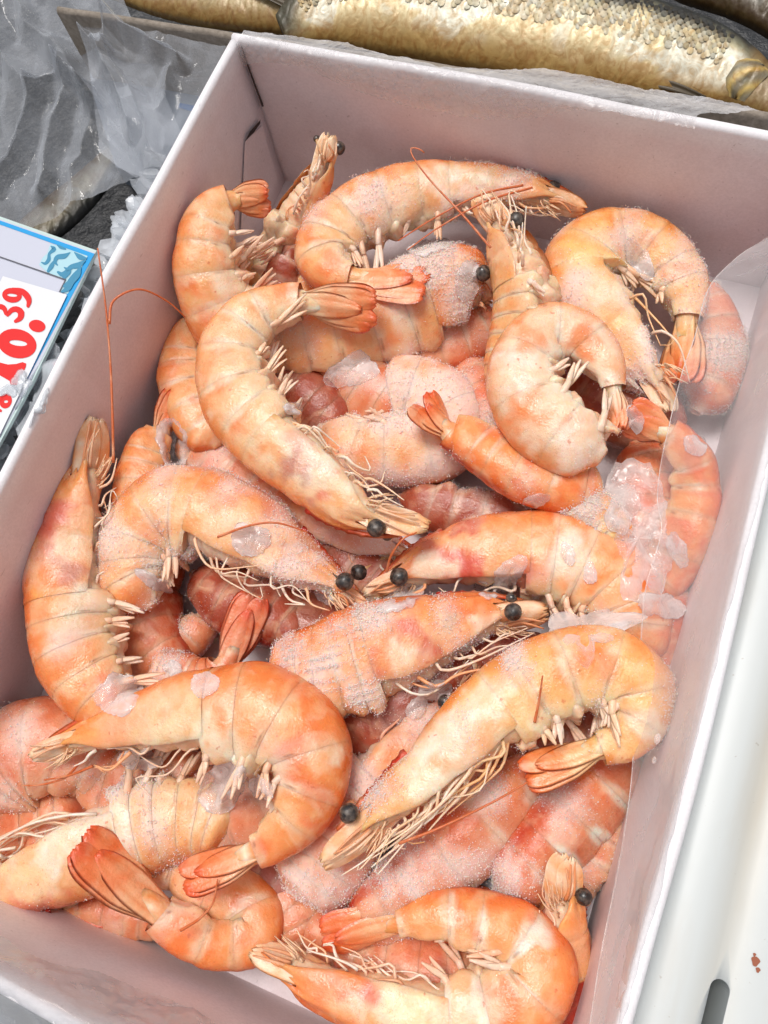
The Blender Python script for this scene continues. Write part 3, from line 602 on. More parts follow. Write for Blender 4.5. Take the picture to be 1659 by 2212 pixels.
prawn('small prawn tail fan pressed to the near wall', [(20, 1900, 40), (70, 1925, 46), (120, 1935, 40), (150, 1940, 32), (245, 1982, 26)], 0, 3, 14, 'pink', head=False, seed=25, swim=0, side=-1, spread=.8)
prawn('frosty prawn lying across the middle with a bright black eye at right', [(1180, 1325, 12), (1095, 1335, 44), (1010, 1350, 66), (915, 1385, 96), (810, 1420, 110), (720, 1445, 104), (640, 1455, 84), (580, 1465, 54), (540, 1480, 30)], 4, 7, 36, 'orange', side=-1, frost=.42, blotch=.9, cream=.3, crust=[(700, 1450, 105), (770, 1500, 60)], marks=[(805,1440,34,(.70,.14,.10)),(900,1340,30,(.70,.14,.10)),(1000,1320,46,(.86,.26,.06)),(1040,1380,36,(.92,.82,.64)),(870,1420,34,(.92,.82,.64)),(960,1350,26,(.64,.56,.38))], seed=26, eyes=[(1108, 1322, 21, 50), (1105, 1292, 13, 40)], legs=8, swim=0, tail=False)
prawn('large prawn with red blotches reaching to the right wall', [(792, 1290, 10), (860, 1258, 36), (940, 1225, 62), (1035, 1205, 80), (1140, 1200, 94), (1240, 1215, 98), (1325, 1265, 90), (1370, 1350, 76), (1350, 1430, 60), (1290, 1470, 40)], 4, 8, 28, 'orange', frost=.25, blotch=1.0, cream=.25, marks=[(1010,1215,46,(.70,.14,.10)),(1130,1240,34,(.70,.14,.10)),(1230,1190,50,(.92,.82,.64)),(930,1235,34,(.92,.82,.64)),(1190,1300,40,(.64,.56,.38))], seed=27, eyes=[(862, 1246, 22, 40)], legs=3, swim=3, tail=False, antennae=[[(835, 1235, 44), (845, 1200, 52), (870, 1165, 56), (900, 1150, 54)]])
prawn('big yellow-white prawn lower right with spilling legs and curled tail', [(700, 1868, 26), (800, 1785, 46), (890, 1705, 60), (985, 1620, 78), (1085, 1535, 90), (1190, 1465, 92), (1295, 1440, 86), (1368, 1480, 78), (1382, 1545, 62), (1350, 1595, 48), (1295, 1615, 36), (1128, 1672, 26)], 4, 10, 50, 'yellow', side=1, cream=1.25, blotch=.05, frost=.06, crust=[(1110, 1430, 50)], marks=[(970,1600,80,(.92,.84,.72)),(1060,1530,60,(.92,.82,.64)),(900,1700,40,(.92,.82,.64)),(850,1700,26,(.86,.26,.06)),(1200,1560,50,(.92,.82,.64)),(1400,1560,30,(.92,.82,.64))], seed=28, legs=24, leglen=1.7, swim=9, spread=.6, swim_dir=-.3, antennae=[[(862, 1822, 58), (950, 1788, 60), (1060, 1735, 58), (1140, 1690, 60)], [(1155, 1560, 62), (1165, 1510, 66), (1172, 1460, 72)]])
prawn('prawn lying beneath the yellow-white one with its head by a clump of ice', [(1020, 1420, 16), (975, 1490, 36), (900, 1580, 62), (820, 1680, 82), (745, 1775, 92), (680, 1870, 96), (630, 1930, 76), (600, 1990, 40)], 3, 6, 24, 'pink', side=1, frost=.5, blotch=.2, crust=[(650, 1930, 140)], seed=29, eyes=[(963, 1519, 20, 42)], tail=False, swim=0, legs=5)
prawn('buried prawn showing only one black eye beneath the long pale head', [(700, 1800, 14), (760, 1740, 36), (830, 1690, 50), (900, 1640, 50)], 2, 3, 20, 'peach', side=1, seed=42, eyes=[(754, 1757, 24, 57)], tail=False, swim=0, legs=0, rostrum=False)
prawn('frosty banded prawn slanting down left under the spilled legs', [(1190, 1650, 40), (1120, 1700, 66), (1030, 1790, 80), (930, 1880, 82), (830, 1960, 74), (740, 2020, 56), (680, 2060, 30)], 0, 5, 22, 'pink', head=False, tail=False, side=-1, roll=45, frost=.42, whites=.8, crust=[(880, 1900, 100)], marks=[(1030,1720,40,(.92,.82,.64)),(1080,1690,40,(.86,.26,.06))], seed=30, swim=0)
prawn('banded prawn slanting beside the right wall under the curled tail', [(1380, 1560, 40), (1330, 1640, 76), (1250, 1740, 90), (1160, 1850, 88), (1080, 1940, 76), (1010, 2010, 40)], 0, 4, 18, 'pink', head=False, tail=False, side=-1, roll=55, frost=.36, whites=1.2, crust=[(1090, 1900, 90)], marks=[(1215,1800,30,(.90,.62,.48)),(1270,1690,30,(.86,.26,.06))], seed=31, swim=0)
prawn('curled orange prawn nearest the viewer with its tail folded over its head', [(548, 2052, 28), (630, 2082, 44), (735, 2130, 62), (850, 2170, 76), (970, 2195, 84), (1090, 2175, 88), (1160, 2105, 80), (1125, 2025, 68), (1030, 1985, 58), (930, 1975, 50), (860, 1990, 38), (694, 2025, 28)], 4, 10, 30, 'orange', cream=.9, blotch=.5, marks=[(870,2160,66,(.88,.80,.50)),(790,2150,34,(.70,.14,.10)),(1000,2200,50,(.92,.82,.64)),(760,2110,30,(.86,.26,.06)),(1180,2160,34,(.86,.26,.06)),(1170,2030,26,(.92,.84,.72))], seed=32, legs=14, swim=9, spread=.6, whites=.95, rostrum=False)
prawn('prawn head standing on end in the near right corner', [(1222, 1850, 24, 12), (1215, 1930, 44, 4), (1212, 2010, 56, -2), (1215, 2090, 60, -6), (1215, 2150, 50, -8), (1210, 2200, 40, -8)], 3, 5, 26, 'orange', side=1, roll=-30, seed=33, eyes=[(1261, 1937, 20, 34)], tail=False, swim=0, legs=4, blotch=.1)
prawn('thin sliver of pink prawn in the gap by the right wall', [(1330, 1720, 20), (1310, 1780, 40), (1280, 1850, 44), (1240, 1920, 40), (1200, 1980, 20)], 0, 4, 12, 'pink', head=False, tail=False, frost=.5, side=-1, seed=34, swim=0)

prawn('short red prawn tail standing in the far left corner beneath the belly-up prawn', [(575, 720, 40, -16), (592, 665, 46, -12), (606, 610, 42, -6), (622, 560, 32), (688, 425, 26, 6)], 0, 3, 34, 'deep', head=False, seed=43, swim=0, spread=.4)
fl = [('pink prawn end in the gap right of the tail reaching up from the near wall', 'pink', 8, [(540, 1880, 40), (610, 1940, 50), (650, 2010, 50), (660, 2080, 30)], .3),
      ('slim pink prawn lying along the foot of the near wall', 'pink', 7, [(90, 1950, 20), (180, 1965, 30), (280, 1985, 32), (370, 2010, 20)], .2),
      ('pink prawn low at the left edge below the rounded one', 'pink', 10, [(-60, 1800, 40), (20, 1800, 60), (110, 1780, 66), (200, 1750, 50)], .3),
      ('orange prawn back low against the right wall under the film', 'pink', 12, [(1440, 1240, 40), (1420, 1330, 62), (1400, 1420, 62), (1380, 1500, 40)], .3),
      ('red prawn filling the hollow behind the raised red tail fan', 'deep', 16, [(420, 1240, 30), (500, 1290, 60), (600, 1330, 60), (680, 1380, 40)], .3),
      ('pink prawn under the legs of the large orange one', 'pink', 14, [(160, 1650, 40), (260, 1690, 60), (360, 1690, 60), (460, 1660, 50)], .4),
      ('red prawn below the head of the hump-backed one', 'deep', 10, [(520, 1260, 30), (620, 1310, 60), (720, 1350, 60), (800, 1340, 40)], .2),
      ('dusky prawn behind the coiled frosty one and the broad one', 'pink', 12, [(640, 800, 40), (740, 800, 50), (840, 880, 60), (940, 900, 40)], .6),
      ('frosty prawn between the buried head and the banded prawn', 'pink', 10, [(820, 1760, 40), (900, 1740, 60), (1000, 1680, 60), (1090, 1640, 40)], .5),
      ('pink prawn under the near curled prawn and the banded ones', 'pink', 8, [(640, 2040, 40), (760, 2010, 60), (880, 1980, 60), (1040, 1980, 50), (1160, 2020, 40)], .5),
      ('pink prawn body seen inside the curl of the large orange one', 'pink', 16, [(680, 1640, 30), (600, 1700, 66), (500, 1745, 76), (400, 1760, 66), (320, 1740, 30)], .35),
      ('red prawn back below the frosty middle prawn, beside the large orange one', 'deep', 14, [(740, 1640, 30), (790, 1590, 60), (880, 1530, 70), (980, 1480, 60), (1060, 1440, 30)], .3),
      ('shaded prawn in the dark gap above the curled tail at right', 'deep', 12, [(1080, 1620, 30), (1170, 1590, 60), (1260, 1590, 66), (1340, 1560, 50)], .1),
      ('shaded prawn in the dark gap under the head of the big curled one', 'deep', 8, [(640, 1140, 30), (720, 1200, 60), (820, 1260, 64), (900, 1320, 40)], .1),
      ('pink prawn under the thick glaze ice at the right', 'pink', 16, [(1370, 960, 30), (1400, 1040, 70), (1400, 1130, 74), (1350, 1220, 50)], .2),
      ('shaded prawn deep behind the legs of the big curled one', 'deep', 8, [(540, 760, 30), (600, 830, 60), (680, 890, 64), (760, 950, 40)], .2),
      ('frosty prawn piece between the coiled prawn and the ring-curled one', 'pink', 10, [(1010, 780, 30), (1050, 860, 60), (1080, 940, 60), (1100, 1010, 40)], .8),
      ('pink prawn at the bottom of the left hollow by the upright prawn', 'pink', 12, [(380, 1180, 40), (310, 1260, 70), (310, 1360, 74), (360, 1450, 60), (440, 1510, 40)], .2),
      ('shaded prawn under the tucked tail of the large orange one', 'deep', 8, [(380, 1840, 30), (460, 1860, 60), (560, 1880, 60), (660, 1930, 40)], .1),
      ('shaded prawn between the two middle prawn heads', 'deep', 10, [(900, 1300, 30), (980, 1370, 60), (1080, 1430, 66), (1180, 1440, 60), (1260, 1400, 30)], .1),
      ('shaded prawn inside the curl of the nearest prawn', 'pink', 10, [(720, 2040, 40), (830, 2070, 66), (960, 2090, 70), (1090, 2090, 50)], .1),
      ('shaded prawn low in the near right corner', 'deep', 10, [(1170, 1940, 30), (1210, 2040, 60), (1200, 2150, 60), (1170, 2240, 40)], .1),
      ('peach prawn under the two curled ones in the far left corner', 'peach', 12, [(520, 560, 40), (580, 610, 66), (660, 640, 66), (740, 620, 40)], .5),
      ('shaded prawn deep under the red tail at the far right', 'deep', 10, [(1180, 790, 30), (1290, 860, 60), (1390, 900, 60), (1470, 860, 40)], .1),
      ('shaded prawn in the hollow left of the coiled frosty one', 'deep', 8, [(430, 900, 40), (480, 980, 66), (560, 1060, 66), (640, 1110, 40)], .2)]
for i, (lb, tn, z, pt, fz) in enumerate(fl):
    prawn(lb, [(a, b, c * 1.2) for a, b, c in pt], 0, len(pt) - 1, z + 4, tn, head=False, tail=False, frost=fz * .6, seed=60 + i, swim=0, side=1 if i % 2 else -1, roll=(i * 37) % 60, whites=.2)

# ------------------------------------------------------------------ ice on and between the prawns
bpy.context.view_layer.update(); DG = bpy.context.evaluated_depsgraph_get()
def hit(u, v, zmin=4):
    d = norm(P(u, v, 0) - CAM); ok, loc, nr, ix, ob, mt = sc.ray_cast(DG, Vector(CAM), Vector(d))
    p = np.array(loc) if ok else P(u, v, zmin)
    return p if p[2] > zmin / 1000 else P(u, v, zmin)
def drape(name, poly, thick, label, cat, mat, seed=0, rough=.0006, lift=.0006, smoothing=6, res=None, group=None, zmin=4):
    """irregular flake with real thickness lying on whatever is below its outline (display px)"""
    rnd = random.Random(seed); poly = np.array(poly, float); cen = poly.mean(0)
    nr, na = 9, 84; ang = np.arctan2(poly[:, 1] - cen[1], poly[:, 0] - cen[0]); d = np.hypot(*(poly - cen).T)
    o = np.argsort(ang); ang, d = ang[o], d[o]
    A = np.linspace(-math.pi, math.pi, na, endpoint=False)
    rad = np.interp(A, np.r_[ang[-1] - 2 * math.pi, ang, ang[0] + 2 * math.pi], np.r_[d[-1], d, d[0]])
    rad *= 1 + .08 * np.array([mn.noise(Vector((math.cos(a) * 2, math.sin(a) * 2, seed))) + .8 * mn.noise(Vector((math.cos(a) * 5, math.sin(a) * 5, seed))) for a in A])
    r2 = random.Random(seed + 77); nv_ = r2.randint(7, 11); va = np.sort(np.array([(q_ + r2.uniform(-.3, .3)) * 2 * math.pi / nv_ - math.pi for q_ in range(nv_)])); vr = np.array([r2.uniform(.72, 1.12) for _ in va])
    rad *= np.interp(A, np.r_[va[-1] - 2 * math.pi, va, va[0] + 2 * math.pi], np.r_[vr[-1], vr, vr[0]]); hf = .06 * np.array([mn.noise(Vector((math.cos(a) * 9, math.sin(a) * 9, seed + 3.3))) + .7 * mn.noise(Vector((math.cos(a) * 22, math.sin(a) * 22, seed))) for a in A])
    pts = np.zeros((nr, na, 3))
    for i in range(nr):
        k = (i / (nr - 1)) ** .8
        for j in range(na): pts[i, j] = hit(cen[0] + math.cos(A[j]) * rad[j] * (k + hf[j] * k ** 4), cen[1] + math.sin(A[j]) * rad[j] * (k + hf[j] * k ** 4), zmin)
    dep = np.array([[np.linalg.norm(p - CAM) for p in r] for r in pts]); dirs = norm(pts - CAM)
    for _ in range(smoothing):
        q = dep.copy(); q[1:-1] = (dep[:-2] + dep[2:] + np.roll(dep, 1, 1)[1:-1] + np.roll(dep, -1, 1)[1:-1]) / 4
        q[-1] = (dep[-2] + np.roll(dep, 1, 1)[-1] + np.roll(dep, -1, 1)[-1]) / 3; q[0] = dep[1].mean(); dep = np.minimum(q, dep + .0015)
    k = (np.linspace(0, 1, nr) ** .8)[:, None]
    nn = np.array([[mn.noise(Vector(tuple(p * 160)) + Vector((seed, 0, 0))) + .6 * mn.noise(Vector(tuple(p * 420))) for p in r] for r in pts])
    top = CAM + dirs * (dep - lift - thick * (1 - k ** 5 * .75) - nn * rough)[..., None]
    bot = CAM + dirs * (dep - lift)[..., None]
    V = np.vstack([top.reshape(-1, 3), bot.reshape(-1, 3)]); n = nr * na
    Fc = grid_faces(nr, na, True, flip=True) + grid_faces(nr, na, True, n)
    e = (nr - 1) * na
    for j in range(na): Fc.append((e + j, e + (j + 1) % na, n + e + (j + 1) % na, n + e + j))
    loc = V.mean(0); ob = mesh_obj(name, V - loc, Fc, mat); ob.location = loc
    return tag(ob, label, cat, group)
def oval(u, v, a, b, deg, n=12):
    c, s_ = math.cos(math.radians(deg)), math.sin(math.radians(deg))
    return [(u + a * math.cos(t) * c - b * math.sin(t) * s_, v + a * math.cos(t) * s_ + b * math.sin(t) * c) for t in np.linspace(0, 2 * math.pi, n, endpoint=False)]
ice = [
 (oval(1385, 562, 52, 24, 62), .0012, 'long clear ice flake lying on the bent-double orange prawn'),
 (oval(1100, 1240, 62, 26, -48), .0014, 'clear ice flake standing on the red-blotched prawn'),
 (oval(1050, 1275, 34, 18, 20), .0010, 'small ice flake above the eye of the middle prawn'),
 (oval(870, 1290, 62, 22, -22), .0012, 'ice strip between the red-blotched prawn and the middle prawn'),
 (oval(632, 882, 22, 16, 10), .0014, 'little ice chip below the swimmerets of the big curled prawn'),
 (oval(375, 1442, 24, 17, 0), .0014, 'square ice chip in the left hollow'),
 (oval(335, 1258, 52, 13, 32), .0014, 'sliver of ice lying in the left hollow under the belly'),
 (oval(255, 1500, 62, 44, -35), .0020, 'rounded clear ice lump between the upright prawn and the large orange one'),
 (oval(443, 1478, 34, 30, 20), .0014, 'smooth ice patch on the back of the large orange prawn'),
 (oval(1372, 905, 17, 36, -12), .0010, 'dull ice flake beside the thin hanging tail'),
 (oval(930, 532, 52, 16, -8), .0012, 'ice flake behind the tail of the far-wall prawn'),
 (oval(1010, 605, 26, 44, 12), .0009, 'thin ice skin on the broad frosty prawn near its eye'),
 (oval(370, 960, 34, 60, -10), .0014, 'clear ice sheet hugging the narrow red tail at the left wall'),
 (oval(485, 1695, 50, 64, 40), .0014, 'broken ice sheet inside the curl of the large orange prawn'),
 (oval(940, 1490, 46, 22, -15), .0026, 'clump of clear ice crystals by the eye under the yellow-white prawn'),
 (oval(900, 1530, 30, 20, -50), .0020, 'jagged ice crumb below the clump by the buried head'),
 (oval(760, 800, 66, 34, -20), .0012, 'greyish ice skin over the coiled frosty prawn'),
 (oval(540, 1165, 50, 36, 10), .0012, 'smooth yellowish ice patch on the hump-backed prawn'),
 (oval(1345, 1095, 34, 60, 15), .0022, 'ragged clear ice piece at the left edge of the thick glaze'),
 (oval(1465, 1190, 22, 44, -20), .0014, 'thin ragged ice piece between the glaze and the right wall'),
 (oval(1420, 1305, 60, 26, 15), .0022, 'ridged clear ice at the bottom of the thick glaze'),
 (oval(1160, 1080, 34, 16, -20), .0012, 'small ice chip beside the broken frosted lump'),
 (oval(700, 1290, 26, 12, 30), .0012, 'small ice crumb under the head of the hump-backed prawn'),
 (oval(560, 1700, 22, 40, -30), .0014, 'narrow ice splinter in the curl of the large orange prawn'),
 (oval(300, 1640, 60, 20, 5), .0016, 'frosty ice crust under the head of the large orange prawn'),
 (oval(1500, 960, 30, 24, 30), .0010, 'curled ice flake against the right wall'),
 (oval(1225, 1195, 34, 16, 70), .0010, 'icy spike on the back of the red-blotched prawn'),
 (oval(1275, 1240, 14, 28, 0), .0010, 'small icy drip on the red-blotched prawn'),
]
for i, (pl, th, lb) in enumerate(ice): drape('ice_flake', pl, th, lb, 'ice', ICE, 10 + i, group='ice flakes among the prawns')
drape('glaze_ice', [(1300, 1010), (1345, 985), (1400, 990), (1440, 1060), (1450, 1150), (1470, 1230), (1455, 1300), (1420, 1335), (1370, 1325), (1325, 1300), (1345, 1220), (1325, 1140), (1290, 1075)], .0030,
      'thick milky sheet of glaze ice bridging the prawns and the right wall', 'ice', ICE, 3, .0016, smoothing=26, lift=.001)
drape('glaze_ice', [(1165, 1345), (1185, 1325), (1250, 1332), (1320, 1325), (1400, 1335), (1350, 1360), (1290, 1392), (1270, 1440), (1225, 1400), (1180, 1385)], .0022,
      'pointed flow of glaze ice above the yellow-white prawn', 'ice', ICE, 4, .0012, smoothing=20)

# ------------------------------------------------------------------ clear film over the carton edges
def sheet(name, rows, mat, label, cat, ncol, nrow, amp=.0008, seed=0, freq=70, serr=0.0, creases=(), group=None):
    """rows: list of polylines (world) that are skinned; film hangs in small wrinkles"""
    R_ = np.array([spline(np.array(r), ncol) for r in rows]); G = np.zeros((nrow, ncol, 3))
    for j in range(ncol): G[:, j] = spline(R_[:, j], nrow) if len(rows) > 2 else np.linspace(R_[0, j], R_[1, j], nrow)
    du = np.gradient(G, axis=1); dv = np.gradient(G, axis=0); Nn = norm(np.cross(du, dv))
    Z = np.zeros((nrow, ncol))
    for i in range(nrow):
        for j in range(ncol):
            p = G[i, j]; z = mn.noise(Vector(tuple(p * freq)) + Vector((seed, 0, 0))) + .5 * (1 - abs(mn.noise(Vector(tuple(p * freq * 2.3)) + Vector((0, seed, 0)))) * 3)
            Z[i, j] = z
    for (dx, dy, f, a, ph) in creases:
        q = (G[..., 0] * dx + G[..., 1] * dy) * f + ph; Z += a * (np.abs((q % 1) - .5) * 4 - 1)
    G = G + Nn * (Z * amp)[..., None]
    if serr:
        for j in range(ncol): G[0, j] += norm(G[0, j] - G[2, j]) * serr * ((j % 2) - .5)
    V = G.reshape(-1, 3); loc = V.mean(0); ob = mesh_obj(name, V - loc, grid_faces(nrow, ncol), mat); ob.location = loc
    return tag(ob, label, cat, group)
def ray_plane(u, v, ax, val):
    d = RM @ np.array([(u - 829.5) / F, -(v - 1106) / F, -1.0]); t = (val - CAM[ax]) / d[ax]; return CAM + d * t
edge = [(1690, 500), (1640, 525), (1585, 562), (1530, 625), (1500, 730), (1475, 800), (1450, 900), (1428, 1000), (1420, 1080), (1428, 1150), (1395, 1270), (1385, 1380), (1376, 1500), (1370, 1600), (1360, 1720), (1335, 1880), (1300, 2050), (1270, 2240)]
A_, B_ = [], []
for u, v in edge:
    q = ray_plane(u, v, 0, W - .0012); p = P(u, v, max(54, q[2] * 1000 + 1.0)) if q[2] < .08 else q
    A_.append(p); B_.append(np.array([W + .002, min(p[1] + .004, L - .002), H + .0012]))
Cc = [np.array([W + .007, b[1], H - .012]) for b in B_]
sheet('film_liner', [A_, [a * .45 + b * .55 + np.array([0.001, 0, -.004]) for a, b in zip(A_, B_)], B_, Cc], FILM, 'clear plastic film folded over the right wall onto the prawns', 'plastic film', 120, 30, .0007, 3, 60, .0003,
      creases=[(.6, .8, 22, .5, .1), (-.8, .6, 31, .3, .4)])
FILMO = bpy.data.objects['film_liner']
V, Fc = tube_path(A_, (.00018, .00018), 5, 150); mesh_obj('hem', V - np.array(FILMO.location), Fc, ICE, FILMO)
ie = [(484, 152), (560, 135), (640, 143), (700, 166), (800, 205), (900, 233), (1000, 250), (1080, 257), (1150, 255), (1230, 240), (1300, 236), (1420, 262), (1500, 278)]
oe = [(500, 100), (560, 78), (650, 84), (745, 92), (830, 122), (900, 142), (1000, 150), (1100, 150), (1230, 158), (1350, 182), (1470, 205), (1590, 222), (1640, 240)]
A_, B_, C_, D_ = [], [], [], []
for (u, v), (u2, v2) in zip(ie, oe):
    a = ray_plane(u, v, 1, L - .0014); a[2] = min(a[2], H); x = min(max(a[0], .0), W)
    A_.append(a); B_.append(np.array([x, L - .0008, H + .0003])); C_.append(np.array([x + .001, L + TH + .0006, H + .0009])); D_.append(P(u2, v2, 80) if v2 < 500 else C_[-1])
sheet('film_liner', [A_, B_, C_, D_], FILM3, 'clear plastic film with a serrated edge over the far wall', 'plastic film', 190, 30, .0007, 8, 130, .0005, creases=[(.9, .3, 40, .4, .1), (.7, -.7, 26, .5, .3)])
ne = [(-60, 2000), (16, 2032), (70, 2060), (132, 2085), (215, 2103), (300, 2130), (390, 2165), (463, 2211), (560, 2280)]
A_, B_, C_, D_ = [], [], [], []
for u, v in ne:
    a = ray_plane(u, v, 1, .0012); a[2] = min(a[2], H - .002); A_.append(a); B_.append(np.array([a[0], .0006, H])); C_.append(np.array([a[0], -TH - .001, H + .0008])); D_.append(np.array([a[0] - .004, -TH - .022, H - .022]))
sheet('film_liner', [A_, B_, C_, D_], FILM2, 'clear plastic film crumpled over the near wall', 'plastic film', 90, 30, .0007, 12, 80, .0004, creases=[(.9, .3, 30, .6, .1), (.3, .9, 50, .5, .3)])
for u, v, r, lb in ((1420, 1596, 12, 'larger water drop on the film at the right wall'), (1413, 1642, 8, 'smaller water drop on the film at the right wall')):
    q = ray_plane(u, v, 0, W - .0040); bm = bmesh.new(); bmesh.ops.create_uvsphere(bm, u_segments=20, v_segments=12, radius=r * depth(q) / F)
    me = bpy.data.meshes.new('water_drop'); bm.to_mesh(me); bm.free(); me.polygons.foreach_set('use_smooth', [True] * len(me.polygons))
    me.materials.append(ICE); ob = bpy.data.objects.new('water_drop', me); COL.objects.link(ob); ob.location = q; ob.scale = (.6, 1, 1); tag(ob, lb, 'water drop')

# ------------------------------------------------------------------ white plastic tray at the right
tray = thing('plastic_tray', (W + .06, .1, .0), 'white plastic tray with a slot and rust spots beside the carton', 'tray')
prof = [(.0014, .0), (.0016, .050), (.0030, .061), (.0060, .0655), (.0100, .0668), (.0160, .0672), (.0200, .0668), (.0225, .0655), (.0250, .0650), (.0280, .0655), (.0310, .0662), (.036, .0664), (.05, .0664), (.30, .0664), (.30, .0)]
V = []; col = []
ys = np.linspace(-.25, .40, 60)
for y in ys:
    for x, z in prof:
        V.append((W + TH + x + .0003 * mn.noise(Vector((0, y * 20, 0))), y, z))
        b = math.exp(-((x - .0245) / .005) ** 2) * (.6 + .4 * mn.noise(Vector((x * 50, y * 18, 0))))
        col.append(mixc(C3(1, 1, 1), C3(.92, .80, .66), np.array([max(0, b)]))[0])
Fc = grid_faces(60, len(prof), True); k = len(prof); Fc += [tuple(range(k))[::-1], tuple(range(59 * k, 60 * k))]
body = mesh_obj('tray_body', V, Fc, PLASTIC, tray, np.array(col))
bm = bmesh.new(); bm.from_mesh(body.data); bmesh.ops.recalc_face_normals(bm, faces=bm.faces[:]); bm.to_mesh(body.data); bm.free()
s0, s1 = P(1557, 2140, 66.4), P(1490, 2420, 66.4); dv = norm(s1 - s0); sv = np.array([-dv[1], dv[0], 0]); hw = .0027
outl = [s0 + dv * 0 + (sv * math.cos(a) - dv * math.sin(a)) * hw for a in np.linspace(0, math.pi, 13)] + [s1 + (sv * math.cos(a) - dv * math.sin(a)) * hw for a in np.linspace(math.pi, 2 * math.pi, 13)]
n = len(outl)
V = [(p[0], p[1], .0405) for p in outl]; mesh_obj('slot_floor', V, [tuple(range(n))], DARK, tray, smooth=False)
rp = P(1632, 2077, 66.6)
for dx, dy, r in ((0, 0, .0011), (.0011, -.0019, .0006), (-.0006, .0016, .0004)):
    V = [(rp[0] + dx + r * math.cos(a) * (1 + .25 * math.sin(3 * a)), rp[1] + dy + r * 1.2 * math.sin(a), .0666) for a in np.linspace(0, 2 * math.pi, 18, endpoint=False)]
    mesh_obj('rust_spot', V, [tuple(range(18))], RUST, tray, smooth=False)
shift(tray)
n = len(outl); V = [(p[0], p[1], .04) for p in outl] + [(p[0], p[1], .08) for p in outl]
cut = mesh_obj('slot_cutter', V, [tuple(range(n))[::-1], tuple(range(n, 2 * n))] + [(i, (i + 1) % n, n + (i + 1) % n, n + i) for i in range(n)], DARK, smooth=False)
bm = bmesh.new(); bm.from_mesh(cut.data); bmesh.ops.recalc_face_normals(bm, faces=bm.faces[:]); bm.to_mesh(cut.data); bm.free()
md = body.modifiers.new('slot', 'BOOLEAN'); md.operation = 'DIFFERENCE'; md.solver = 'EXACT'; md.object = cut
bpy.context.view_layer.update(); ev = body.evaluated_get(bpy.context.evaluated_depsgraph_get()); nm = bpy.data.meshes.new_from_object(ev)
body.modifiers.clear(); body.data = nm; bpy.data.objects.remove(cut)

# ------------------------------------------------------------------ grey cardboard carton of smoked fish behind
fb = thing('fish_carton', tuple(P(1000, 60, 0)), 'grey cardboard carton holding golden smoked fish behind the prawns', 'box')
def board(name, a, b, z1, th, parent, z0=0., bow=0.):
    a = np.array(a[:2]); b = np.array(b[:2]); d = norm(b - a); nn = np.array([-d[1], d[0]]); n = 40; V = []
    prof = [(0, z0), (0, z1 - th / 2), (th * .15, z1 - th * .15), (th / 2, z1), (th * .85, z1 - th * .15), (th, z1 - th / 2), (th, z0)]
    for i in range(n + 1):
        t = i / n; p = a * (1 - t) + b * t
        for q, z in prof:
            o_ = mn.noise(Vector((t * 14, z1 * 30, 0))) * .0006 + bow * math.sin(math.pi * t); pp = p + nn * (q + o_); V.append((pp[0], pp[1], z + mn.noise(Vector((t * 30, q * 200, 3))) * .0004))
    k = len(prof); return mesh_obj(name, V, grid_faces(n + 1, k) + [tuple(range(k))[::-1], tuple(range(n * k, n * k + k))], CARD, parent)
board('wall', P(120, 22, 78), P(1760, 268, 78), .078, .0034, fb)
board('flap', P(200, 50, 66), P(520, 112, 66), .066, .0022, fb)
a = P(120, 0, 20); slab('carton_floor', DARK, [(a[0], L + .012), (W + .25, L + .012), (W + .25, L + .4), (a[0], L + .4)], .004, .008, fb)
shift(fb)
m = M('fish_skin'); at = m.n('ShaderNodeAttribute'); at.attribute_name = 'Col'
n1 = m.noise(160, 5, .65, dist=1.5); c = m.mix(m.ramp(n1, [(.42, 0.0), (.62, .75)]), at.outputs['Color'], m.mix(1.0, at.outputs['Color'], (.66, .46, .26), 'MULTIPLY'))
wv = m.n('ShaderNodeTexWave'); wv.inputs['Scale'].default_value = 75; wv.inputs['Distortion'].default_value = 9; wv.inputs['Detail'].default_value = 3; wv.inputs['Detail Scale'].default_value = 1.4
g = m.n('ShaderNodeNewGeometry'); m.l(g.outputs['Position'], wv.inputs['Vector'])
b = m.bump(wv.outputs['Fac'], .18, .0009); b = m.bump(m.noise(420, 4, .6), .25, .0006, b)
m.set(Base_Color=c, Roughness=m.ramp(m.noise(300, 3), [(.3, .30), (.7, .55)]), Metallic=.08, Specular_IOR_Level=.5, Normal=b); FISH = m.m
FIN = flat('fish_fin', (.10, .075, .045), .5)
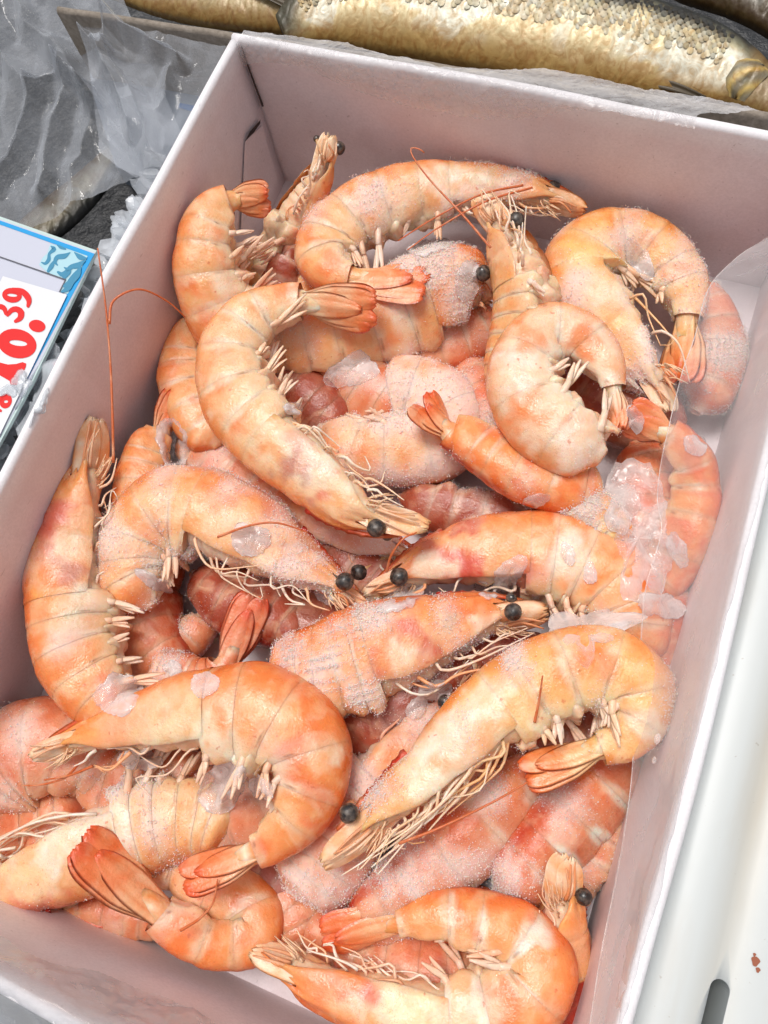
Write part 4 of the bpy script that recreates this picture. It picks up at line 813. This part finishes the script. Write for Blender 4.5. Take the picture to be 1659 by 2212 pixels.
def fish(name, pts, z, label, seed, side=1, scales=True, head=True, tw=.5, roll=0, dull=1.0, darkend=False):
    rows = [[*P(u, v, z + (e[0] if e else 0)), hw * depth(P(u, v, z)) / F] for u, v, hw, *e in pts]; N = 200
    R = spline(rows, N); C = R[:, :3]; rr = np.maximum(R[:, 3], .0006); T = norm(np.gradient(C, axis=0)); Z = np.array([0, -.15, 1.0]); L0 = norm(Z - T * (T @ Z)[:, None]); D0 = np.cross(L0, T) * side
    ra = math.radians(roll); D = D0 * math.cos(ra) + L0 * math.sin(ra); Lt = L0 * math.cos(ra) - D0 * math.sin(ra)
    root = thing(name, tuple(C[N // 2]), label, 'fish'); na = 72; ph = np.linspace(-math.pi, math.pi, na, endpoint=False); V = []; col = []
    gold, cream, silver, blk, brown = C3(.42, .26, .08), C3(.78, .67, .40), C3(.80, .78, .64), C3(.022, .024, .022), C3(.25, .12, .04)
    for i in range(N):
        x = i / (N - 1)
        for p in ph:
            cs, sn = math.cos(p), math.sin(p); pos = C[i] + D[i] * cs * rr[i] + Lt[i] * math.copysign(abs(sn) ** .8, sn) * rr[i] * tw
            q = Vector(tuple(pos)); w_ = abs(mn.noise(Vector((q.x * 130 + q.y * 40, q.y * 60, q.z * 60 + seed)))) ; w2 = mn.noise(q * 60)
            pos = pos + (Lt[i] * math.copysign(1, sn)) * (-.0004 * (1 - min(1, w_ * 5)) + .0006 * w2); V.append(pos)
            a = abs(p) + .22 * w2
            c = mixc(blk, C3(.20, .19, .12), np.array([float(sm(a, .50, .95))]))[0]; c = mixc(c, cream if w2 > -.1 else silver, np.array([float(sm(a, .85, 1.2))]))[0]
            c = mixc(c, silver, np.array([float(sm(mn.noise(q * 110), .1, .4)) * float(sm(a, .8, 1.2)) * .7]))[0]; c = mixc(c, gold, np.array([float(sm(a, 1.7, 2.5))]))[0]
            if head: c = mixc(c, gold * .55, np.array([float(1 - sm(x, .10, .13)) * .85]))[0]
            if darkend: c = mixc(c, C3(.07, .065, .04), np.array([float(sm(x + .05 * w2 - .03 * a, .86, .95))]))[0]
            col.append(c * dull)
    Fc = grid_faces(N, na, True, flip=side > 0) + [tuple(range(na)), tuple(range((N - 1) * na, N * na))]
    mesh_obj('body', V, Fc, FISH, root, np.array(col))
    def surf(x, y, off):
        i = min(int(x * (N - 1)), N - 1); sn = math.sqrt(max(0, 1 - y * y)); return C[i] + D[i] * y * rr[i] + Lt[i] * (sn ** .8 * rr[i] * tw + off), T[i], D[i], Lt[i], rr[i]
    rnd = random.Random(seed)
    if scales:
        Vs, Fs, cs_ = [], [], []
        for r_ in range(64):
            for c_ in range(11):
                x = .16 + .80 * r_ / 64 + (.5 * (c_ % 2)) * .80 / 64; y = .76 - .078 * c_
                p, t, d, l, rad = surf(x, y, .0003)
                if rnd.random() < (.0 if c_ < 7 else (c_ - 6) * .11): continue
                sz = rad * .070 * rnd.uniform(.85, 1.15); nrm = norm(l * math.sqrt(max(.02, 1 - y * y)) + d * y * tw); dd = norm(np.cross(t, nrm)); n0 = len(Vs)
                Vs.append(p - nrm * .0001)
                for q in range(8):
                    an = 2 * math.pi * q / 8; Vs.append(p + t * math.cos(an) * sz * 1.1 + dd * math.sin(an) * sz * 1.15 + nrm * (.0003 * math.cos(an) - .0001))
                Fs += [(n0, n0 + 1 + q, n0 + 1 + (q + 1) % 8) for q in range(8)]
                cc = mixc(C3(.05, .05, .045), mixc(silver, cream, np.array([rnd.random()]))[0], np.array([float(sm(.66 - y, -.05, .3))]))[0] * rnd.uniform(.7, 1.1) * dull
                cs_ += [cc * .95] * 4 + [cc * .72] * 5
        tag(mesh_obj('scales', Vs, Fs, FISH, root, np.clip(np.array(cs_), 0, 1)), kind='stuff')
    if head:
        # gill cover and eye
        Vs, cs_ = [], []
        for i in range(14):
            for j in range(14):
                a, b2 = i / 13, j / 13 * 2 - 1; x = .075 + .055 * a * (1 - .5 * b2 * b2); y = b2 * .72 - .05
                p, t, d, l, rad = surf(x, y, .0010 * (math.sin(math.pi * a) ** .5) * (1 - b2 ** 4) + .0002); Vs.append(p)
                cs_.append(mixc(C3(.60, .42, .12), C3(.22, .20, .14), np.array([abs(math.sin(a * 5 + b2 * 2))]))[0])
        mesh_obj('gill_cover', Vs, grid_faces(14, 14, flip=side < 0), FISH, root, np.array(cs_))
        p, t, d, l, rad = surf(.028, .25, 0); bm = bmesh.new(); bmesh.ops.create_uvsphere(bm, u_segments=18, v_segments=12, radius=.0034); me = bpy.data.meshes.new('eye'); bm.to_mesh(me); bm.free()
        V = np.array([tuple(v.co) for v in me.vertices]) + p; F2 = [tuple(q.vertices) for q in me.polygons]; mesh_obj('eye', V, F2, FISH, root, np.array([mixc(C3(.04, .03, .03), C3(.45, .16, .05), np.array([min(1, abs(math.sin(i * .7)))]))[0] for i in range(len(V))]))
    def fin(name, x0, y0, ln, wd, ang, off=.0012):
        p, t, d, l, rad = surf(x0, y0, off); a = math.radians(ang); dr = norm(t * math.cos(a) + d * math.sin(a)); wv_ = norm(np.cross(l, dr)); Vs = []
        for i in range(12):
            for j in range(9):
                x, y = i / 11, j / 8 - .5; Vs.append(p + dr * ln * x + wv_ * wd * y * (.35 + .65 * x) * (1 - .3 * x ** 4) + l * (.0008 * math.sin(y * 38) + .002 * math.sin(math.pi * x)))
        n = len(Vs); Vs = Vs + [v - l * .0004 for v in Vs]; mesh_obj(name, Vs, grid_faces(12, 9) + grid_faces(12, 9, off=n, flip=True), FIN, root)
    return root, fin, surf
r, fin, _ = fish('smoked_fish', [(1705, 248, 12), (1660, 214, 40), (1595, 172, 66), (1500, 134, 88), (1390, 108, 100), (1250, 82, 108), (1120, 56, 108), (1000, 36, 104), (890, 22, 98), (790, 16, 90), (715, 22, 76), (650, 44, 56), (608, 62, 30)], 70,
     'golden smoked fish with a black scaly back, its head at the right', 3, side=-1, darkend=True, roll=14)
fin('pectoral_fin', .145, -.93, .026, .0075, 175 - 180); shift(r)
r, fin, _ = fish('smoked_fish', [(1050, 60, 40), (900, 45, 62), (760, 25, 72), (620, 8, 74), (480, -5, 70), (360, -20, 60), (250, -40, 40)], 50, 'second smoked fish behind at the left with dark fins', 5, side=-1, head=False, scales=False, dull=.75)
fin('pelvic_fin', .62, -.1, .030, .006, 195); fin('pelvic_fin', .66, .05, .018, .008, 150); shift(r)
r, fin, _ = fish('smoked_fish', [(1820, 150, 20), (1740, 60, 60), (1640, -10, 70), (1500, -60, 70), (1380, -90, 40)], 48, 'dark smoked fish at the far right corner', 9, side=-1, head=False, scales=False, dull=.16); shift(r)  # skin colours scaled down until nearly black

# ------------------------------------------------------------------ left: dark tray with iced fish, bag film, crushed ice, price card
slab_o = slab('ice_tray', DARK, [(-.6, -.3), (-TH - .003, -.3), (-TH - .003, L + .25), (-.6, L + .25)], -.005, .022); tag(slab_o, 'black tray of crushed ice beside the carton', 'tray')
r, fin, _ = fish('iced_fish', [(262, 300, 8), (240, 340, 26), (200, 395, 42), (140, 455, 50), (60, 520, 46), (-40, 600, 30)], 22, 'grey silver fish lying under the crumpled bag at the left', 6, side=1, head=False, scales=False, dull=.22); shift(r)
def flatpoly(name, pts, z, mat, parent=None, th=.0, holes=None):
    """flat polygon given in display px on the plane of height z (mm)"""
    bm = bmesh.new(); loops = [pts] + (holes or []); 
    es = []
    for lp in loops:
        vs = [bm.verts.new(tuple(P(u, v, z))) for u, v in lp]; es += [bm.edges.new((vs[i], vs[(i + 1) % len(vs)])) for i in range(len(vs))]
    bmesh.ops.triangle_fill(bm, use_beauty=True, edges=es)
    if th:
        r_ = bmesh.ops.extrude_face_region(bm, geom=bm.faces[:]); bmesh.ops.translate(bm, vec=(0, 0, -th), verts=[g for g in r_['geom'] if isinstance(g, bmesh.types.BMVert)])
    bmesh.ops.recalc_face_normals(bm, faces=bm.faces[:])
    if not th:
        for f in bm.faces:
            if f.normal.z < 0: f.normal_flip()
    me = bpy.data.meshes.new(name); bm.to_mesh(me); bm.free(); me.materials.append(mat); ob = bpy.data.objects.new(name, me); COL.objects.link(ob); ob.parent = parent; return ob
PRINT = flat('printed_panel', (.17, .20, .25), .5); PB = flat('print_blue', (.03, .11, .30), .5)
pn = thing('printed_carton', tuple(P(400, 220, 40)), 'grey-blue printed carton panel under the bag film', 'box')
flatpoly('panel', [(180, 60), (330, 85), (520, 118), (480, 250), (400, 420), (250, 360), (200, 200)], 40, PRINT, pn, .012)
for pl in ([(405, 172), (418, 170), (428, 192), (420, 194), (414, 180)], [(430, 180), (448, 176), (468, 190), (480, 186), (470, 202), (445, 196)], [(388, 222), (420, 228), (452, 240), (446, 248), (405, 238), (386, 232)], [(425, 210), (445, 214), (470, 222), (465, 228), (440, 222)]):
    flatpoly('blue_print', pl, 40.4, PB, pn)
shift(pn)
def bag(name, corners, nu, nv, label, mat, seed, folds, amp=.0020):
    """clear film with long sharp folds; folds = (polyline in display px, height mm, half width px)"""
    cw = [np.array(P(u, v, zz)) for u, v, zz in corners]; cu = [np.array([u, v], float) for u, v, zz in corners]; V = []
    bl = lambda q, x, y: (q[0] * (1 - x) + q[1] * x) * (1 - y) + (q[3] * (1 - x) + q[2] * x) * y
    for i in range(nv):
        for j in range(nu):
            x, y = j / (nu - 1), i / (nv - 1); p = bl(cw, x, y); q = bl(cu, x, y); q = q + 9 * np.array([mn.noise(Vector((q[0] * .02, q[1] * .02, seed))), mn.noise(Vector((q[0] * .02, q[1] * .02, seed + 7)))]); h = 0
            for pl, a, w_ in folds:
                dm = 1e9
                for k in range(len(pl) - 1):
                    A, B = np.array(pl[k], float), np.array(pl[k + 1], float); t = np.clip((q - A) @ (B - A) / ((B - A) @ (B - A)), 0, 1); dm = min(dm, np.linalg.norm(q - A - (B - A) * t))
                h += a * max(0, 1 - dm / w_) ** 1.3
            h += 1.6 * mn.noise(Vector((p[0] * 22, p[1] * 22, seed)))
            for sc_, am_ in ((34., 2.2), (15., .9)):     # crisp facets of crumpled film
                gx, gy = q[0] / sc_ + 1.2 * mn.noise(Vector((q[0] * .012, q[1] * .012, 5 + seed))), q[1] / (sc_ * 1.7) + 1.2 * mn.noise(Vector((q[0] * .012, q[1] * .012, 11 + seed)))
                ix, iy = math.floor(gx), math.floor(gy); fx, fy = gx - ix, gy - iy
                hv = lambda a_, b_: math.sin(a_ * 127.1 + b_ * 311.7 + seed * 17) * 43758.5453 % 1 - .5
                h += am_ * ((hv(ix, iy) + fx * (hv(ix + 1, iy) - hv(ix, iy)) + fy * (hv(ix + 1, iy + 1) - hv(ix + 1, iy))) if fx > fy else (hv(ix, iy) + fy * (hv(ix, iy + 1) - hv(ix, iy)) + fx * (hv(ix + 1, iy + 1) - hv(ix, iy + 1))))
            V.append(p + np.array([0, 0, h * .001 * amp / .002]))
    V = np.array(V); loc = V.mean(0); ob = mesh_obj(name, V - loc, grid_faces(nv, nu, flip=True), mat); ob.location = loc; return tag(ob, label, 'plastic bag')
bag('plastic_bag', [(-80, -60, 52), (250, -40, 56), (410, 330, 52), (-80, 560, 44)], 200, 200, 'crumpled clear plastic bag over the fish at the left', FILM2, 4,
    [([(40, 0), (80, 90), (150, 150), (215, 250)], 9, 34), ([(0, 110), (60, 200), (85, 215), (140, 190)], 7, 30), ([(85, 215), (60, 330), (0, 420)], 8, 26), ([(110, -20), (190, 60), (240, 160), (230, 240)], 8, 40), ([(155, 190), (240, 270), (290, 340), (340, 352)], 10, 18),
     ([(140, 120), (160, 200), (120, 330), (100, 420)], 6, 30), ([(20, 20), (10, 90), (-10, 160)], 6, 30), ([(230, 240), (170, 380), (160, 470)], 5, 40)])
bag('plastic_bag', [(180, 40, 72), (522, 106, 78), (345, 425, 66), (215, 330, 56)], 170, 170, 'smoother clear bag film beside the far left corner of the carton', FILM2, 9,
    [([(188, 92), (240, 150), (290, 260), (300, 300)], 10, 26), ([(248, 60), (240, 130), (300, 220), (345, 360)], 9, 34), ([(250, 60), (330, 110), (400, 150)], 9, 24), ([(380, 170), (350, 260), (370, 330)], 5, 30)])
bag('plastic_bag', [(-120, 2090, 60), (30, 2110, 66), (420, 2330, 66), (-120, 2330, 50)], 80, 80, 'grey crumpled film in front of the near wall', FILM2, 19,
    [([(-20, 2110), (60, 2150), (150, 2230)], 6, 16), ([(-40, 2160), (50, 2190), (90, 2240)], 5, 14), ([(60, 2130), (200, 2215)], 4, 10)])
# crushed ice wedged between the tray and the carton: shards too many to count
rnd = random.Random(8); Vs, Fs = [], []
path = [(350, 350), (300, 440), (262, 520), (232, 600), (205, 680), (170, 750), (128, 810), (100, 880), (60, 940), (20, 1010), (-20, 1080)]
for k in range(150):
    t = rnd.random() * (len(path) - 1.001); i = int(t); f = t - i; u = path[i][0] * (1 - f) + path[i + 1][0] * f; v = path[i][1] * (1 - f) + path[i + 1][1] * f
    wdt = 18 + 60 * sm(v, 650, 1000); u += rnd.gauss(-4, wdt * .5); v += rnd.gauss(0, 14); z = rnd.uniform(30, 58) + .0 * v
    if u > path[i][0] + 22: continue
    c0 = P(u, v, z); R0 = rnd.uniform(.0035, .0085); ax = norm(np.array([rnd.gauss(0, .5), rnd.gauss(0, .5), 1])); e1 = norm(np.cross(ax, [.3, 1, .1])); e2 = np.cross(ax, e1); n = rnd.randint(6, 9); n0 = len(Vs); st_ = rnd.uniform(.5, 1.0)
    if c0[0] + R0 > -TH - .001: continue
    rs = [R0 * rnd.uniform(.55, 1.15) for _ in range(n)]
    for sgn in (1, -1):
        for q in range(n):
            an = 2 * math.pi * q / n; Vs.append(c0 + e1 * math.cos(an) * rs[q] + e2 * math.sin(an) * rs[q] * st_ + ax * sgn * .0007)
    Vs.append(c0 + ax * .0018); Vs.append(c0 - ax * .0014)
    Fs += [(n0 + q, n0 + (q + 1) % n, n0 + 2 * n) for q in range(n)] + [(n0 + n + (q + 1) % n, n0 + n + q, n0 + 2 * n + 1) for q in range(n)] + [(n0 + q, n0 + n + q, n0 + n + (q + 1) % n, n0 + (q + 1) % n) for q in range(n)]
tag(mesh_obj('crushed_ice', Vs, Fs, SHARD, smooth=False), kind='stuff')

K = lambda x, y: (x * .24796, 438.9 + y * .248)
card = thing('price_card', tuple(P(60, 650, 60)), 'white price card with a blue border, wave corner and red price 10.39', 'price card')
Z0 = 62
flatpoly('card_base', [K(-700, -130), K(0, 115), K(842, 412), K(280, 1562), K(0, 2085), K(-700, 3300)], Z0, EDGE, card, .0016)
flatpoly('paper', [K(-690, -105), K(0, 140), K(828, 432), K(268, 1550), K(0, 2040), K(-690, 3200)], Z0 + .15, PAPER, card)
flatpoly('blue_border', [K(-690, -92), K(0, 150), K(824, 440), K(235, 1535), K(200, 1590), K(170, 1560), K(575, 800), K(766, 460), K(0, 186), K(-690, -60)], Z0 + .3, BLUE, card)
flatpoly('wave_ground', [K(440, 352), K(600, 402), K(764, 460), K(590, 790), K(522, 772), K(574, 664), K(500, 636), K(410, 602), K(340, 535), K(375, 470), K(410, 440)], Z0 + .45, PALEB, card)
def stroke(name, pts, wd, z, mat):
    pts = np.array(pts, float); q = spline(np.c_[pts, np.zeros(len(pts)), np.array(wd) if np.ndim(wd) else np.full(len(pts), wd)][:, [0, 1, 2, 3]], 26)
    T = norm(np.gradient(q[:, :2], axis=0)); Nn = np.c_[-T[:, 1], T[:, 0]]
    Lp = [K(*(p[:2] + n_ * p[3] / 2)) for p, n_ in zip(q, Nn)]; Rp = [K(*(p[:2] - n_ * p[3] / 2)) for p, n_ in zip(q, Nn)]
    e = [K(*(q[-1, :2] + (T[-1] * math.sin(a) + Nn[-1] * math.cos(a)) * q[-1, 3] / 2)) for a in np.linspace(.3, math.pi - .3, 5)]; b_ = [K(*(q[0, :2] - (T[0] * math.sin(a) - Nn[0] * math.cos(a) * -1) * q[0, 3] / 2)) for a in np.linspace(.3, math.pi - .3, 5)]
    V = [tuple(P(u, v, z)) for u, v in Lp + Rp]; n = len(Lp); Fc = [(i, i + 1, n + i + 1, n + i) for i in range(n - 1)]
    n0 = len(V); V += [tuple(P(u, v, z)) for u, v in e]; Fc.append(tuple([n - 1] + list(range(n0, n0 + 5)) + [2 * n - 1]))
    n0 = len(V); V += [tuple(P(u, v, z)) for u, v in b_]; Fc.append(tuple([n] + list(range(n0, n0 + 5)) + [0]))
    return mesh_obj(name, V, Fc, mat, card, smooth=False)
waves = [[(445, 375, 10), (470, 400, 40), (430, 440, 24), (425, 490, 34), (395, 525, 26), (360, 515, 8)],
         [(500, 365, 10), (530, 385, 26), (570, 400, 14)],
         [(610, 430, 8), (560, 460, 44), (500, 470, 40), (480, 510, 30), (500, 540, 10)], [(470, 500, 10), (450, 545, 40), (420, 590, 26)],
         [(650, 430, 10), (700, 470, 46), (750, 480, 16)], [(740, 500, 14), (680, 540, 50), (620, 555, 40), (580, 600, 44), (540, 620, 40), (505, 600, 20)],
         [(560, 560, 10), (600, 590, 40), (560, 640, 40)], [(700, 560, 20), (670, 620, 60), (620, 680, 60), (590, 740, 50), (540, 770, 20)], [(640, 640, 14), (600, 700, 50), (560, 720, 30)]]
for wi, wv_ in enumerate(waves): stroke('wave', [q[:2] for q in wv_], [q[2] for q in wv_], Z0 + .55 + .02 * wi, WAVE)
flatpoly('ruled_line', [K(-400, 318), K(0, 462), K(577, 662), K(520, 776), K(512, 772), K(564, 668), K(0, 471), K(-400, 327)], Z0 + .75, INKL, card)
flatpoly('sticker', [K(25, 635), K(584, 798), K(133, 1738), K(-8, 2030), K(-650, 2400), K(-650, 1800), K(-300, 1280)], Z0 + .9, STICK, card)
def ell(cx, cy, rx, ry, deg=0, n=28):
    c, s_ = math.cos(math.radians(deg)), math.sin(math.radians(deg)); return [K(cx + rx * math.cos(t) * c - ry * math.sin(t) * s_, cy + rx * math.cos(t) * s_ + ry * math.sin(t) * c) for t in np.linspace(0, 2 * math.pi, n, endpoint=False)]
Z1 = Z0 + 1.1
flatpoly('digit', ell(148, 1222, 172, 126, 14), Z1, REDI, card, holes=[ell(158, 1218, 78, 24, 8)])
flatpoly('point', ell(323, 1069, 73, 53, 12), Z1, REDI, card)
flatpoly('digit', [K(-220, 1380), K(-100, 1370), K(0, 1388), K(70, 1405), K(140, 1400), K(195, 1384), K(228, 1396), K(224, 1425), K(196, 1486), K(165, 1500), K(150, 1585), K(92, 1580), K(84, 1548), K(0, 1500), K(-220, 1440)], Z1, REDI, card)
flatpoly('digit', ell(104, 802, 86, 64, 8), Z1, REDI, card, holes=[ell(106, 801, 44, 13, 6)])
stroke('digit', [(110, 755), (185, 765), (232, 805), (252, 850), (243, 895)], [40, 48, 56, 46, 28], Z1 + .1, REDI)
stroke('digit', [(135, 1028), (175, 1000), (182, 950), (140, 922), (95, 935), (60, 975), (35, 915), (-15, 900), (-50, 930), (-55, 990)], [30, 50, 58, 50, 44, 30, 44, 48, 50, 34], Z1, REDI)
flatpoly('digit', ell(48, 1722, 54, 66, 15), Z1, REDI, card, holes=[ell(52, 1728, 18, 12, 0)])
stroke('digit', [(-60, 1700), (-30, 1690), (0, 1700)], [60, 50, 40], Z1 + .1, REDI); stroke('dash', [(-30, 1790), (5, 1808)], [30, 24], Z1, REDI)
shift(card)
bpy.context.view_layer.update(); DG = bpy.context.evaluated_depsgraph_get()
drape('ice_flake', [K(150, 1450), K(185, 1440), K(230, 1520), K(280, 1540), K(250, 1640), K(190, 1700), K(150, 1640)], .0014, 'wet ice flake on the lower corner of the price card', 'ice', SHARD, 51, smoothing=8)
drape('ice_flake', [K(0, 1610), K(90, 1580), K(160, 1600), K(140, 1680), K(60, 1660), K(0, 1680)], .0012, 'thin ice flake over the red digits on the card', 'ice', SHARD, 52, smoothing=8)
drape('ice_flake', [K(140, 1760), K(260, 1680), K(400, 1560), K(500, 1380), K(420, 1600), K(300, 1850), K(180, 2100), K(130, 1950)], .0016, 'long ice shard between the price card and the carton', 'ice', SHARD, 53, smoothing=8, zmin=40)
